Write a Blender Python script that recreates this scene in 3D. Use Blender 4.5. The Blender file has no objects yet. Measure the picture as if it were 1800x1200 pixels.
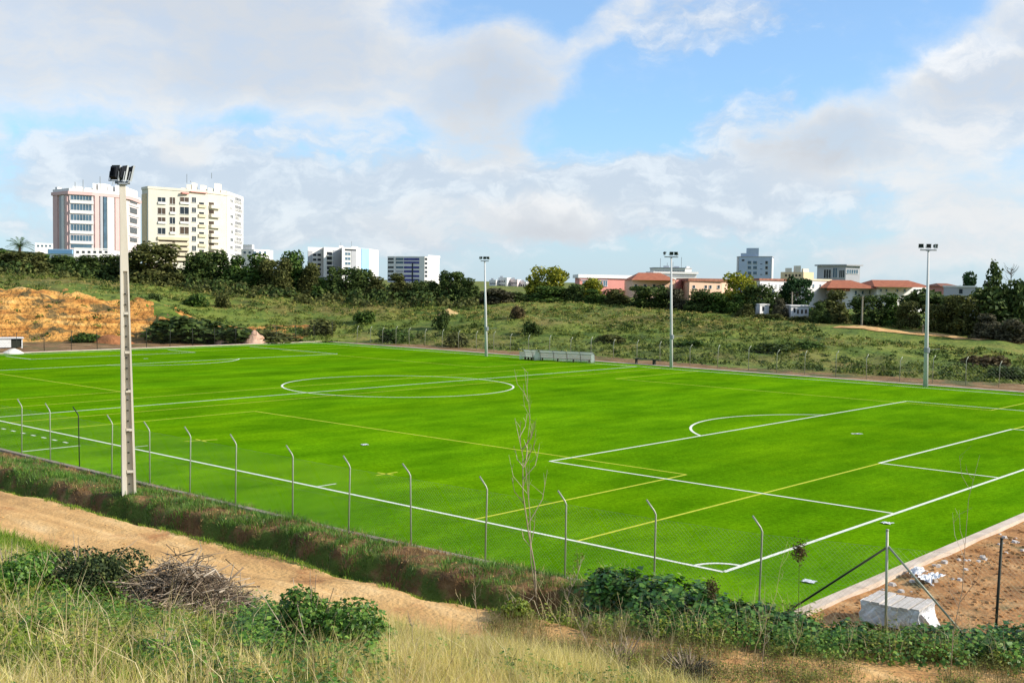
import bpy, math, random
import numpy as np
rnd = random.Random(7)
R8 = np.random.default_rng(11)
scene = bpy.context.scene
COL = scene.collection

# ------------------------------------------------------------------ camera
FPX = 1996.65                                   # focal length in pixels of the 1800 px wide photograph
CAM = np.array([17.0233, -28.2641, 8.2885])
YAW, PIT, ROL = -0.7314, 0.0529, 0.0142
PW, PL = 63.95, 99.2                            # pitch width and length in metres
_cy, _sy, _cp, _sp = math.cos(YAW), math.sin(YAW), math.cos(PIT), math.sin(PIT)
FWD = np.array([_sy*_cp, _cy*_cp, -_sp]); RGT = np.array([_cy, -_sy, 0.0]); UPV = np.cross(RGT, FWD)
_cr, _sr = math.cos(ROL), math.sin(ROL)
RGT, UPV = RGT*_cr + UPV*_sr, -RGT*_sr + UPV*_cr
cam_data = bpy.data.cameras.new('camera'); cam = bpy.data.objects.new('camera', cam_data); COL.objects.link(cam)
from mathutils import Matrix, Vector
cam.matrix_world = Matrix(((RGT[0], UPV[0], -FWD[0], CAM[0]), (RGT[1], UPV[1], -FWD[1], CAM[1]), (RGT[2], UPV[2], -FWD[2], CAM[2]), (0, 0, 0, 1)))
cam_data.sensor_width = 36; cam_data.lens = FPX/1800*36; cam_data.clip_start = .1; cam_data.clip_end = 9000
scene.camera = cam

# ------------------------------------------------------------------ exposure, sun and sky
scene.view_settings.view_transform = 'Standard'; scene.view_settings.look = 'None'
scene.view_settings.gamma = 1; scene.view_settings.exposure = 0.45
SUN_AZ, SUN_EL = math.radians(59.3), math.radians(30)
sl = bpy.data.lights.new('sun', 'SUN'); sl.energy = 4.3; sl.angle = math.radians(.5); sl.color = (1, .93, .82)
so = bpy.data.objects.new('sun', sl); COL.objects.link(so)
sdir = Vector((math.sin(SUN_AZ)*math.cos(SUN_EL), math.cos(SUN_AZ)*math.cos(SUN_EL), math.sin(SUN_EL)))
so.rotation_euler = sdir.to_track_quat('Z', 'Y').to_euler()

world = bpy.data.worlds.new('World'); scene.world = world; world.use_nodes = True
wt = world.node_tree; wn, wl = wt.nodes, wt.links
bg = wn['Background']

def wmath(op, a, b=None, c=None):
    n = wn.new('ShaderNodeMath'); n.operation = op
    for i, v in enumerate((a, b, c)):
        if v is None: continue
        if isinstance(v, (int, float)): n.inputs[i].default_value = v
        else: wl.new(v, n.inputs[i])
    return n.outputs[0]
def wmap(v, a, b, c=0., d=1., smooth=True):
    n = wn.new('ShaderNodeMapRange'); n.interpolation_type = 'SMOOTHSTEP' if smooth else 'LINEAR'
    wl.new(v, n.inputs[0])
    for i, x in zip((1, 2, 3, 4), (a, b, c, d)): n.inputs[i].default_value = x
    return n.outputs[0]
def wmix(f, a, b):
    n = wn.new('ShaderNodeMix'); n.data_type = 'RGBA'
    if isinstance(f, float): n.inputs[0].default_value = f
    else: wl.new(f, n.inputs[0])
    for i, v in ((6, a), (7, b)):
        if isinstance(v, tuple): n.inputs[i].default_value = (*v, 1)
        else: wl.new(v, n.inputs[i])
    return n.outputs[2]
def wnoise(vec, scale, detail=5, rough=.55, dist=0.):
    n = wn.new('ShaderNodeTexNoise'); wl.new(vec, n.inputs['Vector'])
    n.inputs['Scale'].default_value = scale; n.inputs['Detail'].default_value = detail
    n.inputs['Roughness'].default_value = rough; n.inputs['Distortion'].default_value = dist
    return n.outputs[0]

sky = wn.new('ShaderNodeTexSky'); sky.sky_type = 'NISHITA'; sky.sun_disc = False
sky.sun_elevation = SUN_EL; sky.sun_rotation = SUN_AZ; sky.ozone_density = 4.0; sky.dust_density = .3; sky.air_density = 1.0
tc = wn.new('ShaderNodeTexCoord'); sep = wn.new('ShaderNodeSeparateXYZ'); wl.new(tc.outputs['Generated'], sep.inputs[0])
dx, dy, dz = sep.outputs
# direction -> azimuth from the view axis and elevation, both in 1/2000 rad
rx = wmath('ADD', wmath('MULTIPLY', dx, _cy), wmath('MULTIPLY', dy, -_sy))
ry = wmath('ADD', wmath('MULTIPLY', dx, _sy), wmath('MULTIPLY', dy, _cy))
az = wmath('MULTIPLY', wmath('ARCTAN2', rx, ry), 2000.)
el = wmath('MULTIPLY', wmath('ARCSINE', dz), 2000.)
comb = wn.new('ShaderNodeCombineXYZ'); wl.new(az, comb.inputs[0]); wl.new(el, comb.inputs[1])
P0 = comb.outputs[0]
# warp the cloud field so its edges break up
wv = wn.new('ShaderNodeTexNoise'); wl.new(P0, wv.inputs['Vector']); wv.inputs['Scale'].default_value = .006; wv.inputs['Detail'].default_value = 6; wv.inputs['Roughness'].default_value = .58
vm = wn.new('ShaderNodeVectorMath'); vm.operation = 'SUBTRACT'; wl.new(wv.outputs['Color'], vm.inputs[0]); vm.inputs[1].default_value = (.5, .5, .5)
vs = wn.new('ShaderNodeVectorMath'); vs.operation = 'MULTIPLY'; wl.new(vm.outputs[0], vs.inputs[0]); vs.inputs[1].default_value = (170, 110, 0)
va = wn.new('ShaderNodeVectorMath'); va.operation = 'ADD'; wl.new(P0, va.inputs[0]); wl.new(vs.outputs[0], va.inputs[1])
PWARP = va.outputs[0]
def blob(cx, cy, rx_, ry_, s, rot=0., p=None):
    """one soft cloud bank: centre and radii as azimuth/elevation (1/2000 rad)"""
    m = wn.new('ShaderNodeMapping'); m.vector_type = 'TEXTURE'; wl.new(p or PWARP, m.inputs[0])
    m.inputs['Location'].default_value = (cx - 900, 494 - cy + (cx-900)*-.0142, 0); m.inputs['Scale'].default_value = (rx_, ry_, 1)
    m.inputs['Rotation'].default_value = (0, 0, math.radians(rot))
    l = wn.new('ShaderNodeVectorMath'); l.operation = 'LENGTH'; wl.new(m.outputs[0], l.inputs[0])
    return wmap(l.outputs['Value'], 1.25, .45, 0., s)
def vsum(l):
    o = l[0]
    for x in l[1:]: o = wmath('ADD', o, x)
    return o
thick = vsum([blob(130, 80, 640, 185, 1.3), blob(420, 20, 330, 90, .7), blob(620, 150, 340, 90, .9), blob(900, 120, 110, 80, .75), blob(1060, 45, 120, 42, .6, 35),
              blob(1620, 215, 350, 95, .95, 12), blob(1740, 130, 200, 110, .9), blob(1850, 60, 150, 90, .9), blob(1640, 120, 70, 40, .55),
              blob(845, 230, 125, 110, .68), blob(15, 275, 55, 38, .75), blob(960, 380, 150, 44, .62), blob(840, 392, 230, 44, .5),
              blob(1720, 370, 230, 90, .8), blob(1450, 250, 120, 60, .5), blob(1530, 440, 150, 40, .6), blob(620, 270, 180, 50, .38), blob(340, 285, 60, 35, .5)])
thin = vsum([blob(1230, 40, 190, 60, .6), blob(1180, 330, 330, 60, .8, 6), blob(450, 300, 420, 75, .62), blob(1300, 210, 120, 55, .42, 10), blob(750, 385, 480, 90, .75), blob(1100, 320, 420, 80, .6), blob(200, 330, 300, 60, .5), blob(250, 400, 420, 60, .55), blob(1500, 380, 420, 80, .55)])
def stretch(v, k):
    m = wn.new('ShaderNodeMapping'); m.vector_type = 'POINT'; wl.new(v, m.inputs[0]); m.inputs['Scale'].default_value = (1, k, 1); m.inputs['Rotation'].default_value = (0, 0, math.radians(-7)); return m.outputs[0]
fb = wnoise(stretch(P0, 1.5), .0045, 8, .6); fb2 = wnoise(stretch(PWARP, 2.1), .012, 7, .6)
rest = wmap(wmath('ABSOLUTE', wmath('ADD', az, 0.)), 1050, 1500)          # ordinary broken cloud over the rest of the sky
top = wmap(el, 620, 900)
rest = wmath('MAXIMUM', rest, top)
restc = wmath('MULTIPLY', wmap(fb, .45, .62), rest)
dens = wmath('ADD', wmath('ADD', wmath('MULTIPLY', thick, 1.0), wmath('MULTIPLY', wmath('SUBTRACT', fb, .5), 1.3)), wmath('MULTIPLY', wmath('SUBTRACT', fb2, .5), .55))
cmask = wmath('MAXIMUM', wmap(dens, -.02, 1.0), restc)
tdens = wmath('ADD', thin, wmath('ADD', wmath('MULTIPLY', wmath('SUBTRACT', fb, .5), 1.4), wmath('MULTIPLY', wmath('SUBTRACT', fb2, .5), 1.5)))
tmask = wmath('MULTIPLY', wmap(tdens, .15, .95), .8)
# clear sky: Nishita, bluer as the photograph's white balance has it
tint = wn.new('ShaderNodeMix'); tint.data_type = 'RGBA'; tint.blend_type = 'MULTIPLY'; tint.inputs[0].default_value = 1
wl.new(sky.outputs[0], tint.inputs[6]); tint.inputs[7].default_value = (.95, 1.30, 1.54, 1)
clear = tint.outputs[2]
clear = wmix(.28, clear, (4.6, 5.7, 6.7))
hz = wmap(el, 300, -20)
clear = wmix(wmath('MULTIPLY', hz, .62), clear, (4.1, 5.0, 6.0))
# cloud colour: bright lit rims, greyer where it is thick or low
lit = wmath('ADD', wmath('MULTIPLY', wmath('SUBTRACT', fb2, .5), 1.6), wmath('MULTIPLY', wmath('SUBTRACT', fb, .5), 1.0))
thickness = wmap(wmath('ADD', dens, wmath('MULTIPLY', lit, -.8)), .45, 1.9)
ccol = wmix(thickness, (6.25, 6.4, 6.5), (5.0, 5.28, 5.65))
dark = wmath('MULTIPLY', vsum([blob(1400, 265, 150, 60, .75, 10), blob(860, 190, 150, 130, .5), blob(700, 440, 500, 60, .45), blob(980, 405, 120, 30, .5), blob(1300, 440, 300, 60, .4)]), wmap(fb2, .3, .7, .5, 1.))
ccol = wmix(wmath('MINIMUM', dark, 1.), ccol, (4.2, 4.5, 4.95))
rim = vsum([blob(1640, 98, 90, 26, .9), blob(1560, 120, 80, 30, .5, 25), blob(1000, 340, 300, 40, .5), blob(1780, 35, 60, 60, .5), blob(1700, 230, 200, 60, .5)])
ccol = wmix(wmath('MULTIPLY', wmath('MINIMUM', rim, 1.), wmap(fb2, .35, .65)), ccol, (7.0, 7.1, 7.2))
skyc = wmix(tmask, clear, wmix(wmap(fb2, .42, .66), (4.7, 5.15, 5.8), (6.3, 6.6, 6.9)))
skyc = wmix(wmath('MULTIPLY', cmask, wmap(wmath('ADD', fb2, wmath('MULTIPLY', fb, .6)), .6, 1.0, .74, .95)), skyc, ccol)
wl.new(skyc, bg.inputs[0]); bg.inputs[1].default_value = .1
scene.cycles.max_bounces = 6; scene.cycles.transparent_max_bounces = 8

# ------------------------------------------------------------------ projection helpers (photo pixel -> ray -> place)
def ray(px, py): return FWD + RGT*(px-900)/FPX - UPV*(py-600)/FPX
def gp(px, py, z=0.):
    d = ray(px, py); return CAM + d*((z-CAM[2])/d[2])
def at(px, py, dist):
    d = ray(px, py); return CAM + d*(dist/math.hypot(d[0], d[1]))

# ------------------------------------------------------------------ numpy value noise
def _hash(ix, iy, s):
    h = (ix.astype(np.int64)*374761393 + iy.astype(np.int64)*668265263 + s*974634777) & 0xffffffff
    h = ((h ^ (h >> 13))*1274126177) & 0xffffffff
    return ((h ^ (h >> 16)) & 0xffff)/65535.
def vn(x, y, s=0):
    x = np.asarray(x, float); y = np.asarray(y, float)
    ix, iy = np.floor(x), np.floor(y); fx, fy = x-ix, y-iy
    fx = fx*fx*(3-2*fx); fy = fy*fy*(3-2*fy)
    a, b, c, d = _hash(ix, iy, s), _hash(ix+1, iy, s), _hash(ix, iy+1, s), _hash(ix+1, iy+1, s)
    return (a*(1-fx)+b*fx)*(1-fy) + (c*(1-fx)+d*fx)*fy
def fbm(x, y, s=0, o=4):
    t = 0; a = .5
    for i in range(o): t = t + a*vn(np.asarray(x)*2**i, np.asarray(y)*2**i, s+i*17); a *= .5
    return t/(1-.5**o)
def sstep(a, b, x):
    t = np.clip((x-a)/(b-a), 0, 1); return t*t*(3-2*t)

# ------------------------------------------------------------------ terrain height
ROAD = np.array([(-160, -24.), (-90, -17.2), (-60, -13.6), (-40, -12.3), (-24, -11.3), (-15, -10.9), (-8, -10.6), (-2, -10.2), (2, -9.4), (5.5, -8.0), (9, -5.6), (13, -2.2), (20, 4.), (40, 22), (80, 60)])
def road_s(x, y):
    """signed distance to the road centre line, positive on the camera side"""
    best = np.full(np.shape(x), 1e9); sg = np.ones(np.shape(x))
    for (ax, ay), (bx, by) in zip(ROAD[:-1], ROAD[1:]):
        ux, uy = bx-ax, by-ay; l2 = ux*ux+uy*uy
        t = np.clip(((x-ax)*ux+(y-ay)*uy)/l2, 0, 1)
        ex, ey = x-ax-t*ux, y-ay-t*uy; d = np.hypot(ex, ey)
        cr = -(ux*ey-uy*ex)
        m = d < best
        best = np.where(m, d, best); sg = np.where(m, np.sign(cr), sg)
    return best*np.where(sg == 0, 1, sg)
FX = np.array([-110, -40, -12, -3, 3, 5.9, 8.2, 20, 45]); FY = np.array([-5.0, -4.6, -4.35, -3.85, -3.3, -2.45, -1.5, 7., 30.])
def fence_y(x): return np.interp(x, FX, FY)
HPX = np.array([-900, 0, 200, 300, 400, 600, 700, 931, 1306, 1757, 2600])
HDB = np.array([152, 152, 151, 150, 150, 151, 148, 135, 116, 108.5, 112])     # foot of the hill
HDC = np.array([215, 215, 212, 205, 200, 195, 190, 180, 166, 150, 150])       # crest
CPX = np.array([-900, 0, 100, 200, 300, 400, 500, 600, 700, 900, 1000, 1100, 1200, 1300, 1400, 1500, 1600, 1700, 1800, 2600])
CPY = np.array([470, 476, 481, 491, 499, 505, 513, 519, 524, 528, 530, 536, 545, 552, 558, 562, 570, 578, 586, 620])
def zfun(x, y):
    x = np.asarray(x, float); y = np.asarray(y, float)
    ddx, ddy = x-CAM[0], y-CAM[1]; d = np.hypot(ddx, ddy)
    fw = ddx*_sy + ddy*_cy; rt = ddx*_cy - ddy*_sy
    px = 900 + FPX*np.tan(np.clip(np.arctan2(rt, fw), -.75, .75))
    db = np.interp(px, HPX, HDB); dc = np.interp(px, HPX, HDC); cyp = np.interp(px, CPX, CPY)
    zc = CAM[2] - (cyp - (481 + px*26/1800))*dc/FPX/np.cos(np.clip(np.arctan2(rt, fw), -.75, .75))
    t = np.clip((d-db)/(dc-db), 0, 1)
    prof = sstep(0, 1, t)*.55 + t*.45
    cliff = 1-sstep(250, 420, px)                       # quarried face on the left
    cl = sstep(0, .13, t)*.40 + sstep(.12, .26, t)*.26 + sstep(.3, 1, t)*.34
    prof = prof*(1-cliff) + cl*cliff
    back = np.interp(px, [-200, 0, 500, 900, 1400], [.042, .042, .012, .0, .0])
    z = zc*prof + np.clip(d-dc, 0, 170)*back
    hill = sstep(0, .1, t)
    z = z + hill*((fbm(x/9, y/9, 3)-.5)*1.0 + (fbm(x/2.2, y/2.2, 5, 3)-.5)*.35) + cliff*hill*(1-sstep(.3, .45, t))*((fbm(x/3, y/3, 8)-.5)*2.0 + (fbm(x/1.1, y/1.1, 9)-.5)*.9)
    z = z*(fw > 0)
    # near side: verge, ditch, road, bank up to the camera
    s = road_s(x, y)
    wob = (fbm(x/1.7, y/1.7, 21, 3)-.5)*.9
    u = -s + wob + (fbm(x/5., y/5., 23, 2)-.5)*.5
    vert = np.interp(u, [0, 1.85, 2.25, 2.6, 3.45, 3.68, 3.85, 4.7, 5.6, 6.6], [.25, .25, .04, -.5, -.52, .18, .32, .34, .16, .0])
    flat = np.interp(u, [0, 2.0, 3.5], [.25, .2, 0.])
    k = sstep(-.5, 2.0, x)
    nearv = np.where(vert > .2, .2+(vert-.2)*(.3+1.4*fbm(x/2.8, y/2.8, 25, 3)), vert*(.55+.8*fbm(x/3.5, y/3.5, 27, 2)))
    nearv = nearv*(1-k) + flat*k
    rut = -.05*np.exp(-((np.abs(s)-.75)/.28)**2)
    ss = s + wob*.5
    bank = .25 + np.interp(ss, [1.9, 2.6, 4, 12, 23, 40, 80], [0, .18, .62, 3.1, 6.4, 7.6, 9])
    k2 = sstep(-10, -1, x)*(1-sstep(5.5, 8.5, x))
    bank = bank + k2*np.interp(ss, [1.9, 2.6, 4, 8, 12, 16], [0, .12, .36, .34, .15, 0])
    zn = np.where(s > 0, bank, nearv) + np.where(np.abs(s) < 1.9, rut, 0)
    amp = sstep(1.6, 3.2, np.abs(s))
    zn = zn + amp*((fbm(x/2.6, y/2.6, 31)-.5)*.42 + (fbm(x/.6, y/.6, 33, 3)-.5)*.13) + (1-amp)*(fbm(x/.5, y/.5, 35, 3)-.5)*.05
    inner = (y > fence_y(x)) & (s < 0)
    edge = sstep(0, 1.2, fence_y(x)-y)
    flatz = -.06 + np.where((x > 3.7) | (y > PW+2) | (x < -PL-2), (fbm(x/2.0, y/2.0, 41)-.5)*.13, 0)
    zn = np.where(s > 0, zn, np.where(inner, flatz, flatz*(1-edge) + zn*edge))
    far_l = (x < -PL-1.8) & (s < -4)
    zn = np.where(far_l, (fbm(x/4, y/4, 51)-.5)*.25 - .06, zn)
    return np.where((d > db-2) & (fw > 0) & (s < 0), np.where(z > zn, z, zn), zn)
def zt(x, y): return float(zfun(np.array([x]), np.array([y]))[0])
_T = np.concatenate([np.arange(6, 60, .08), np.arange(60, 420, .4)])
def hit(px, py):
    d = ray(px, py); d = d/math.hypot(d[0], d[1]); q = CAM[None] + _T[:, None]*d[None]
    h = q[:, 2] - zfun(q[:, 0], q[:, 1]); i = int(np.argmax(h < 0))
    return Vector(q[i])
def ground_at(px, dist):
    q = at(px, 500, dist); return Vector((q[0], q[1], zt(q[0], q[1])))

# ------------------------------------------------------------------ mesh helpers
def mesh_np(name, verts, loops, counts):
    me = bpy.data.meshes.new(name); verts = np.ascontiguousarray(verts, np.float32); loops = np.ascontiguousarray(loops, np.int32); counts = np.asarray(counts, np.int32)
    me.vertices.add(len(verts)); me.vertices.foreach_set('co', verts.ravel())
    me.loops.add(len(loops)); me.loops.foreach_set('vertex_index', loops)
    me.polygons.add(len(counts)); st = np.concatenate([[0], np.cumsum(counts)[:-1]]).astype(np.int32)
    me.polygons.foreach_set('loop_start', st)
    me.update(calc_edges=True); me.validate(); return me
class MB:
    def __init__(s): s.v = []; s.f = []
    def add(s, vs, fs):
        n = len(s.v); s.v += [tuple(v) for v in vs]; s.f += [tuple(i+n for i in f) for f in fs]; return s
    def box(s, c, d, rz=0., m=None):
        x, y, z = d[0]/2, d[1]/2, d[2]/2
        vs = [Vector((a*x, b*y, e*z)) for a in (-1, 1) for b in (-1, 1) for e in (-1, 1)]
        if m is not None: vs = [m @ v for v in vs]
        ca, sa = math.cos(rz), math.sin(rz)
        vs = [(c[0]+v.x*ca-v.y*sa, c[1]+v.x*sa+v.y*ca, c[2]+v.z) for v in vs]
        return s.add(vs, [(0, 1, 3, 2), (4, 6, 7, 5), (0, 4, 5, 1), (2, 3, 7, 6), (0, 2, 6, 4), (1, 5, 7, 3)])
    def tube(s, pts, rad, n=6, cap=True):
        pts = [Vector(p) for p in pts]; rad = [rad]*len(pts) if isinstance(rad, (int, float)) else rad
        base = len(s.v); ref = None
        for i, p in enumerate(pts):
            t = (pts[min(i+1, len(pts)-1)] - pts[max(i-1, 0)])
            t = t.normalized() if t.length > 1e-9 else Vector((0, 0, 1))
            if ref is None: ref = t.orthogonal().normalized()
            ref = (ref - t*ref.dot(t)); ref = ref.normalized() if ref.length > 1e-6 else t.orthogonal().normalized()
            b = t.cross(ref)
            for k in range(n):
                a = 2*math.pi*k/n; q = p + (ref*math.cos(a)+b*math.sin(a))*rad[i]; s.v.append(tuple(q))
        for i in range(len(pts)-1):
            for k in range(n):
                a = base+i*n+k; c = base+i*n+(k+1) % n; s.f.append((a, c, c+n, a+n))
        if cap:
            s.f.append(tuple(base+k for k in reversed(range(n)))); s.f.append(tuple(base+(len(pts)-1)*n+k for k in range(n)))
        return s
    def prism(s, poly, z0, z1):
        n = len(poly); vs = [(p[0], p[1], z0) for p in poly] + [(p[0], p[1], z1) for p in poly]
        fs = [(i, (i+1) % n, (i+1) % n+n, i+n) for i in range(n)] + [tuple(reversed(range(n))), tuple(range(n, 2*n))]
        return s.add(vs, fs)
    def strip(s, a, b, w, z):
        """flat painted line from a to b"""
        a, b = Vector(a[:2]), Vector(b[:2]); t = (b-a).normalized(); nn = Vector((-t.y, t.x))*w/2
        return s.add([(*(a-nn), z), (*(b-nn), z), (*(b+nn), z), (*(a+nn), z)], [(0, 1, 2, 3)])
    def mesh(s, name):
        me = bpy.data.meshes.new(name); me.from_pydata(s.v, [], s.f); me.update(); return me
    def build(s, name, m, parent=None, smooth=False):
        return link(name, s.mesh(name), m, parent, smooth)
def link(name, me, m, parent=None, smooth=False):
    if m is not None: me.materials.clear(); [me.materials.append(x) for x in (m if isinstance(m, (list, tuple)) else [m])]
    if smooth: me.polygons.foreach_set('use_smooth', [True]*len(me.polygons))
    o = bpy.data.objects.new(name, me); COL.objects.link(o)
    if parent is not None: o.parent = parent
    return o
def tag(o, label=None, cat=None, group=None, kind=None):
    if label: o['label'] = label
    if cat: o['category'] = cat
    if group: o['group'] = group
    if kind: o['kind'] = kind
    return o
def empty(name, loc=(0, 0, 0), rz=0., label=None, cat=None, group=None):
    o = bpy.data.objects.new(name, None); COL.objects.link(o); o.location = loc; o.rotation_euler = (0, 0, rz); o.empty_display_size = .3
    return tag(o, label, cat, group)
def copy_tree(o, parent=None):
    c = o.copy(); COL.objects.link(c); c.parent = parent
    for ch in o.children: copy_tree(ch, c)
    return c

# ------------------------------------------------------------------ materials
def hx(h, k=1.):
    h = h.lstrip('#'); c = [int(h[i:i+2], 16)/255 for i in (0, 2, 4)]
    return tuple(k*(x/12.92 if x <= .04045 else ((x+.055)/1.055)**2.4) for x in c)
MATS = {}
def new_mat(name):
    m = bpy.data.materials.new(name); m.use_nodes = True; MATS[name] = m
    return m, m.node_tree.nodes, m.node_tree.links, m.node_tree.nodes['Principled BSDF']
def ramp(n, cols):
    r = n.new('ShaderNodeValToRGB'); e = r.color_ramp.elements
    while len(e) < len(cols): e.new(.5)
    for i, (p, c) in enumerate(cols): e[i].position = p; e[i].color = (*c, 1)
    return r
def noise_mat(name, cols, scale=1., detail=6, rough=.85, bump=0., bscale=None, bdist=.05, spec=.25, cols2=None, scale2=None, mix2=(.45, .6), aniso=None, nrough=.6):
    """noise-coloured surface in object space; cols2 laid over in patches"""
    m, n, l, p = new_mat(name); tcn = n.new('ShaderNodeTexCoord'); vec = tcn.outputs['Object']
    if aniso:
        mp = n.new('ShaderNodeMapping'); mp.inputs['Scale'].default_value = aniso; l.new(vec, mp.inputs[0]); vec = mp.outputs[0]
    t = n.new('ShaderNodeTexNoise'); l.new(vec, t.inputs['Vector']); t.inputs['Scale'].default_value = scale; t.inputs['Detail'].default_value = detail; t.inputs['Roughness'].default_value = nrough
    r = ramp(n, cols); l.new(t.outputs[0], r.inputs[0]); out = r.outputs[0]
    if cols2:
        t2 = n.new('ShaderNodeTexNoise'); l.new(tcn.outputs['Object'], t2.inputs['Vector']); t2.inputs['Scale'].default_value = scale2; t2.inputs['Detail'].default_value = 7; t2.inputs['Roughness'].default_value = .65
        mr = n.new('ShaderNodeMapRange'); mr.interpolation_type = 'SMOOTHSTEP'; l.new(t2.outputs[0], mr.inputs[0]); mr.inputs[1].default_value, mr.inputs[2].default_value = mix2
        r2 = ramp(n, cols2); l.new(t.outputs[0], r2.inputs[0])
        mx = n.new('ShaderNodeMix'); mx.data_type = 'RGBA'; l.new(mr.outputs[0], mx.inputs[0]); l.new(out, mx.inputs[6]); l.new(r2.outputs[0], mx.inputs[7]); out = mx.outputs[2]
    l.new(out, p.inputs['Base Color']); p.inputs['Roughness'].default_value = rough; p.inputs['Specular IOR Level'].default_value = spec
    if bump:
        b = n.new('ShaderNodeBump'); b.inputs['Strength'].default_value = bump; b.inputs['Distance'].default_value = bdist
        tb = n.new('ShaderNodeTexNoise'); l.new(tcn.outputs['Object'], tb.inputs['Vector']); tb.inputs['Scale'].default_value = bscale or scale*4; tb.inputs['Detail'].default_value = 6
        l.new(tb.outputs[0], b.inputs['Height']); l.new(b.outputs[0], p.inputs['Normal'])
    return m
def island_mat(name, cols, rough=.7, trans=.25, spec=.3, nscale=1.3):
    """leaf or blade colour that differs from one leaf to the next"""
    m, n, l, p = new_mat(name); g = n.new('ShaderNodeNewGeometry'); r = ramp(n, cols); l.new(g.outputs['Random Per Island'], r.inputs[0])
    tcn = n.new('ShaderNodeTexCoord')
    t = n.new('ShaderNodeTexNoise'); l.new(tcn.outputs['Object'], t.inputs['Vector']); t.inputs['Scale'].default_value = nscale; t.inputs['Detail'].default_value = 3
    hs = n.new('ShaderNodeHueSaturation'); l.new(r.outputs[0], hs.inputs['Color'])
    mr = n.new('ShaderNodeMapRange'); l.new(t.outputs[0], mr.inputs[0]); mr.inputs[1].default_value = .3; mr.inputs[2].default_value = .7; mr.inputs[3].default_value = .7; mr.inputs[4].default_value = 1.3
    l.new(mr.outputs[0], hs.inputs['Value']); l.new(hs.outputs[0], p.inputs['Base Color'])
    p.inputs['Roughness'].default_value = rough; p.inputs['Specular IOR Level'].default_value = spec
    if trans:
        tr = n.new('ShaderNodeBsdfTranslucent'); l.new(hs.outputs[0], tr.inputs[0]); mx = n.new('ShaderNodeMixShader'); mx.inputs[0].default_value = trans
        l.new(p.outputs[0], mx.inputs[1]); l.new(tr.outputs[0], mx.inputs[2]); l.new(mx.outputs[0], n['Material Output'].inputs[0])
    return m
def plain(name, c, rough=.6, metal=0., var=.12, scale=3., bump=0.):
    c = hx(c) if isinstance(c, str) else c
    m = noise_mat(name, [(.3, tuple(x*(1-var) for x in c)), (.7, tuple(min(1, x*(1+var)) for x in c))], scale, 5, rough, bump, scale*3, .01)
    m.node_tree.nodes['Principled BSDF'].inputs['Metallic'].default_value = metal
    return m

M_verge = noise_mat('verge soil', [(.3, (.055, .034, .016)), (.5, (.17, .09, .035)), (.7, (.38, .23, .10))], 1.1, 8, .95, .9, 9, .08, cols2=[(.3, (.05, .075, .012)), (.7, (.13, .18, .03))], scale2=.7, mix2=(.44, .56))
M_road = noise_mat('ochre dirt', [(.30, (.36, .19, .07)), (.5, (.60, .355, .135)), (.70, (.74, .50, .235))], .55, 10, .95, .9, 8, .06, cols2=[(.3, (.36, .15, .05)), (.7, (.48, .24, .09))], scale2=.35, mix2=(.54, .68), aniso=(.45, 1.7, 1))
M_bank = noise_mat('bank soil', [(.3, (.05, .035, .014)), (.5, (.11, .075, .03)), (.7, (.2, .13, .055))], .9, 8, .95, .8, 7, .08, cols2=[(.3, (.03, .06, .012)), (.7, (.08, .13, .025))], scale2=.6, mix2=(.45, .58))
M_earth = noise_mat('bare brown earth', [(.28, (.16, .07, .025)), (.5, (.38, .185, .065)), (.72, (.55, .33, .15))], .8, 9, .97, .9, 6, .08, cols2=[(.3, (.10, .075, .03)), (.7, (.2, .16, .07))], scale2=.5, mix2=(.52, .66))
M_hill = noise_mat('hill grass', [(.28, (.026, .056, .007)), (.45, (.092, .142, .016)), (.58, (.175, .205, .03)), (.75, (.27, .235, .06))], .2, 10, .95, 1.0, 1.6, .35, cols2=[(.3, (.06, .065, .012)), (.6, (.20, .17, .04)), (.75, (.30, .2, .07))], scale2=.05, mix2=(.46, .6), aniso=(.8, .8, 5), nrough=.68)
M_cliff = noise_mat('ochre quarry face', [(.30, (.09, .042, .013)), (.42, (.38, .155, .032)), (.55, (.64, .32, .075)), (.72, (.76, .50, .19))], .42, 10, .95, 1.0, 1.4, .8, cols2=[(.3, (.07, .06, .02)), (.7, (.22, .14, .05))], scale2=.3, mix2=(.52, .60), aniso=(.32, .32, 4.2), nrough=.72)
M_flat = noise_mat('brown waste ground', [(.3, (.10, .055, .022)), (.5, (.22, .125, .05)), (.7, (.34, .22, .11))], .5, 8, .95, .7, 4, .1, cols2=[(.3, (.05, .065, .016)), (.7, (.12, .12, .035))], scale2=.18, mix2=(.5, .62))
M_turf = noise_mat('artificial turf', [(.3, (.036, .128, .001)), (.5, (.074, .204, .0020)), (.7, (.122, .285, .003))], .32, 10, .8, .35, 38, .02, .12, cols2=[(.3, (.046, .148, .001)), (.7, (.145, .31, .0025))], scale2=.11, mix2=(.42, .62), aniso=(1.2, .45, 1), nrough=.68)
def speckle(m, scale, lo, hi):
    n, l = m.node_tree.nodes, m.node_tree.links; p = n['Principled BSDF']; src = p.inputs['Base Color'].links[0].from_socket
    tcn = n.new('ShaderNodeTexCoord'); t = n.new('ShaderNodeTexNoise'); l.new(tcn.outputs['Object'], t.inputs['Vector']); t.inputs['Scale'].default_value = scale; t.inputs['Detail'].default_value = 8; t.inputs['Roughness'].default_value = .8
    mr = n.new('ShaderNodeMapRange'); l.new(t.outputs[0], mr.inputs[0])
    for i, v in zip((1, 2, 3, 4), (.35, .65, lo, hi)): mr.inputs[i].default_value = v
    hs = n.new('ShaderNodeHueSaturation'); l.new(src, hs.inputs['Color']); l.new(mr.outputs[0], hs.inputs['Value']); l.new(hs.outputs[0], p.inputs['Base Color'])
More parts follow.
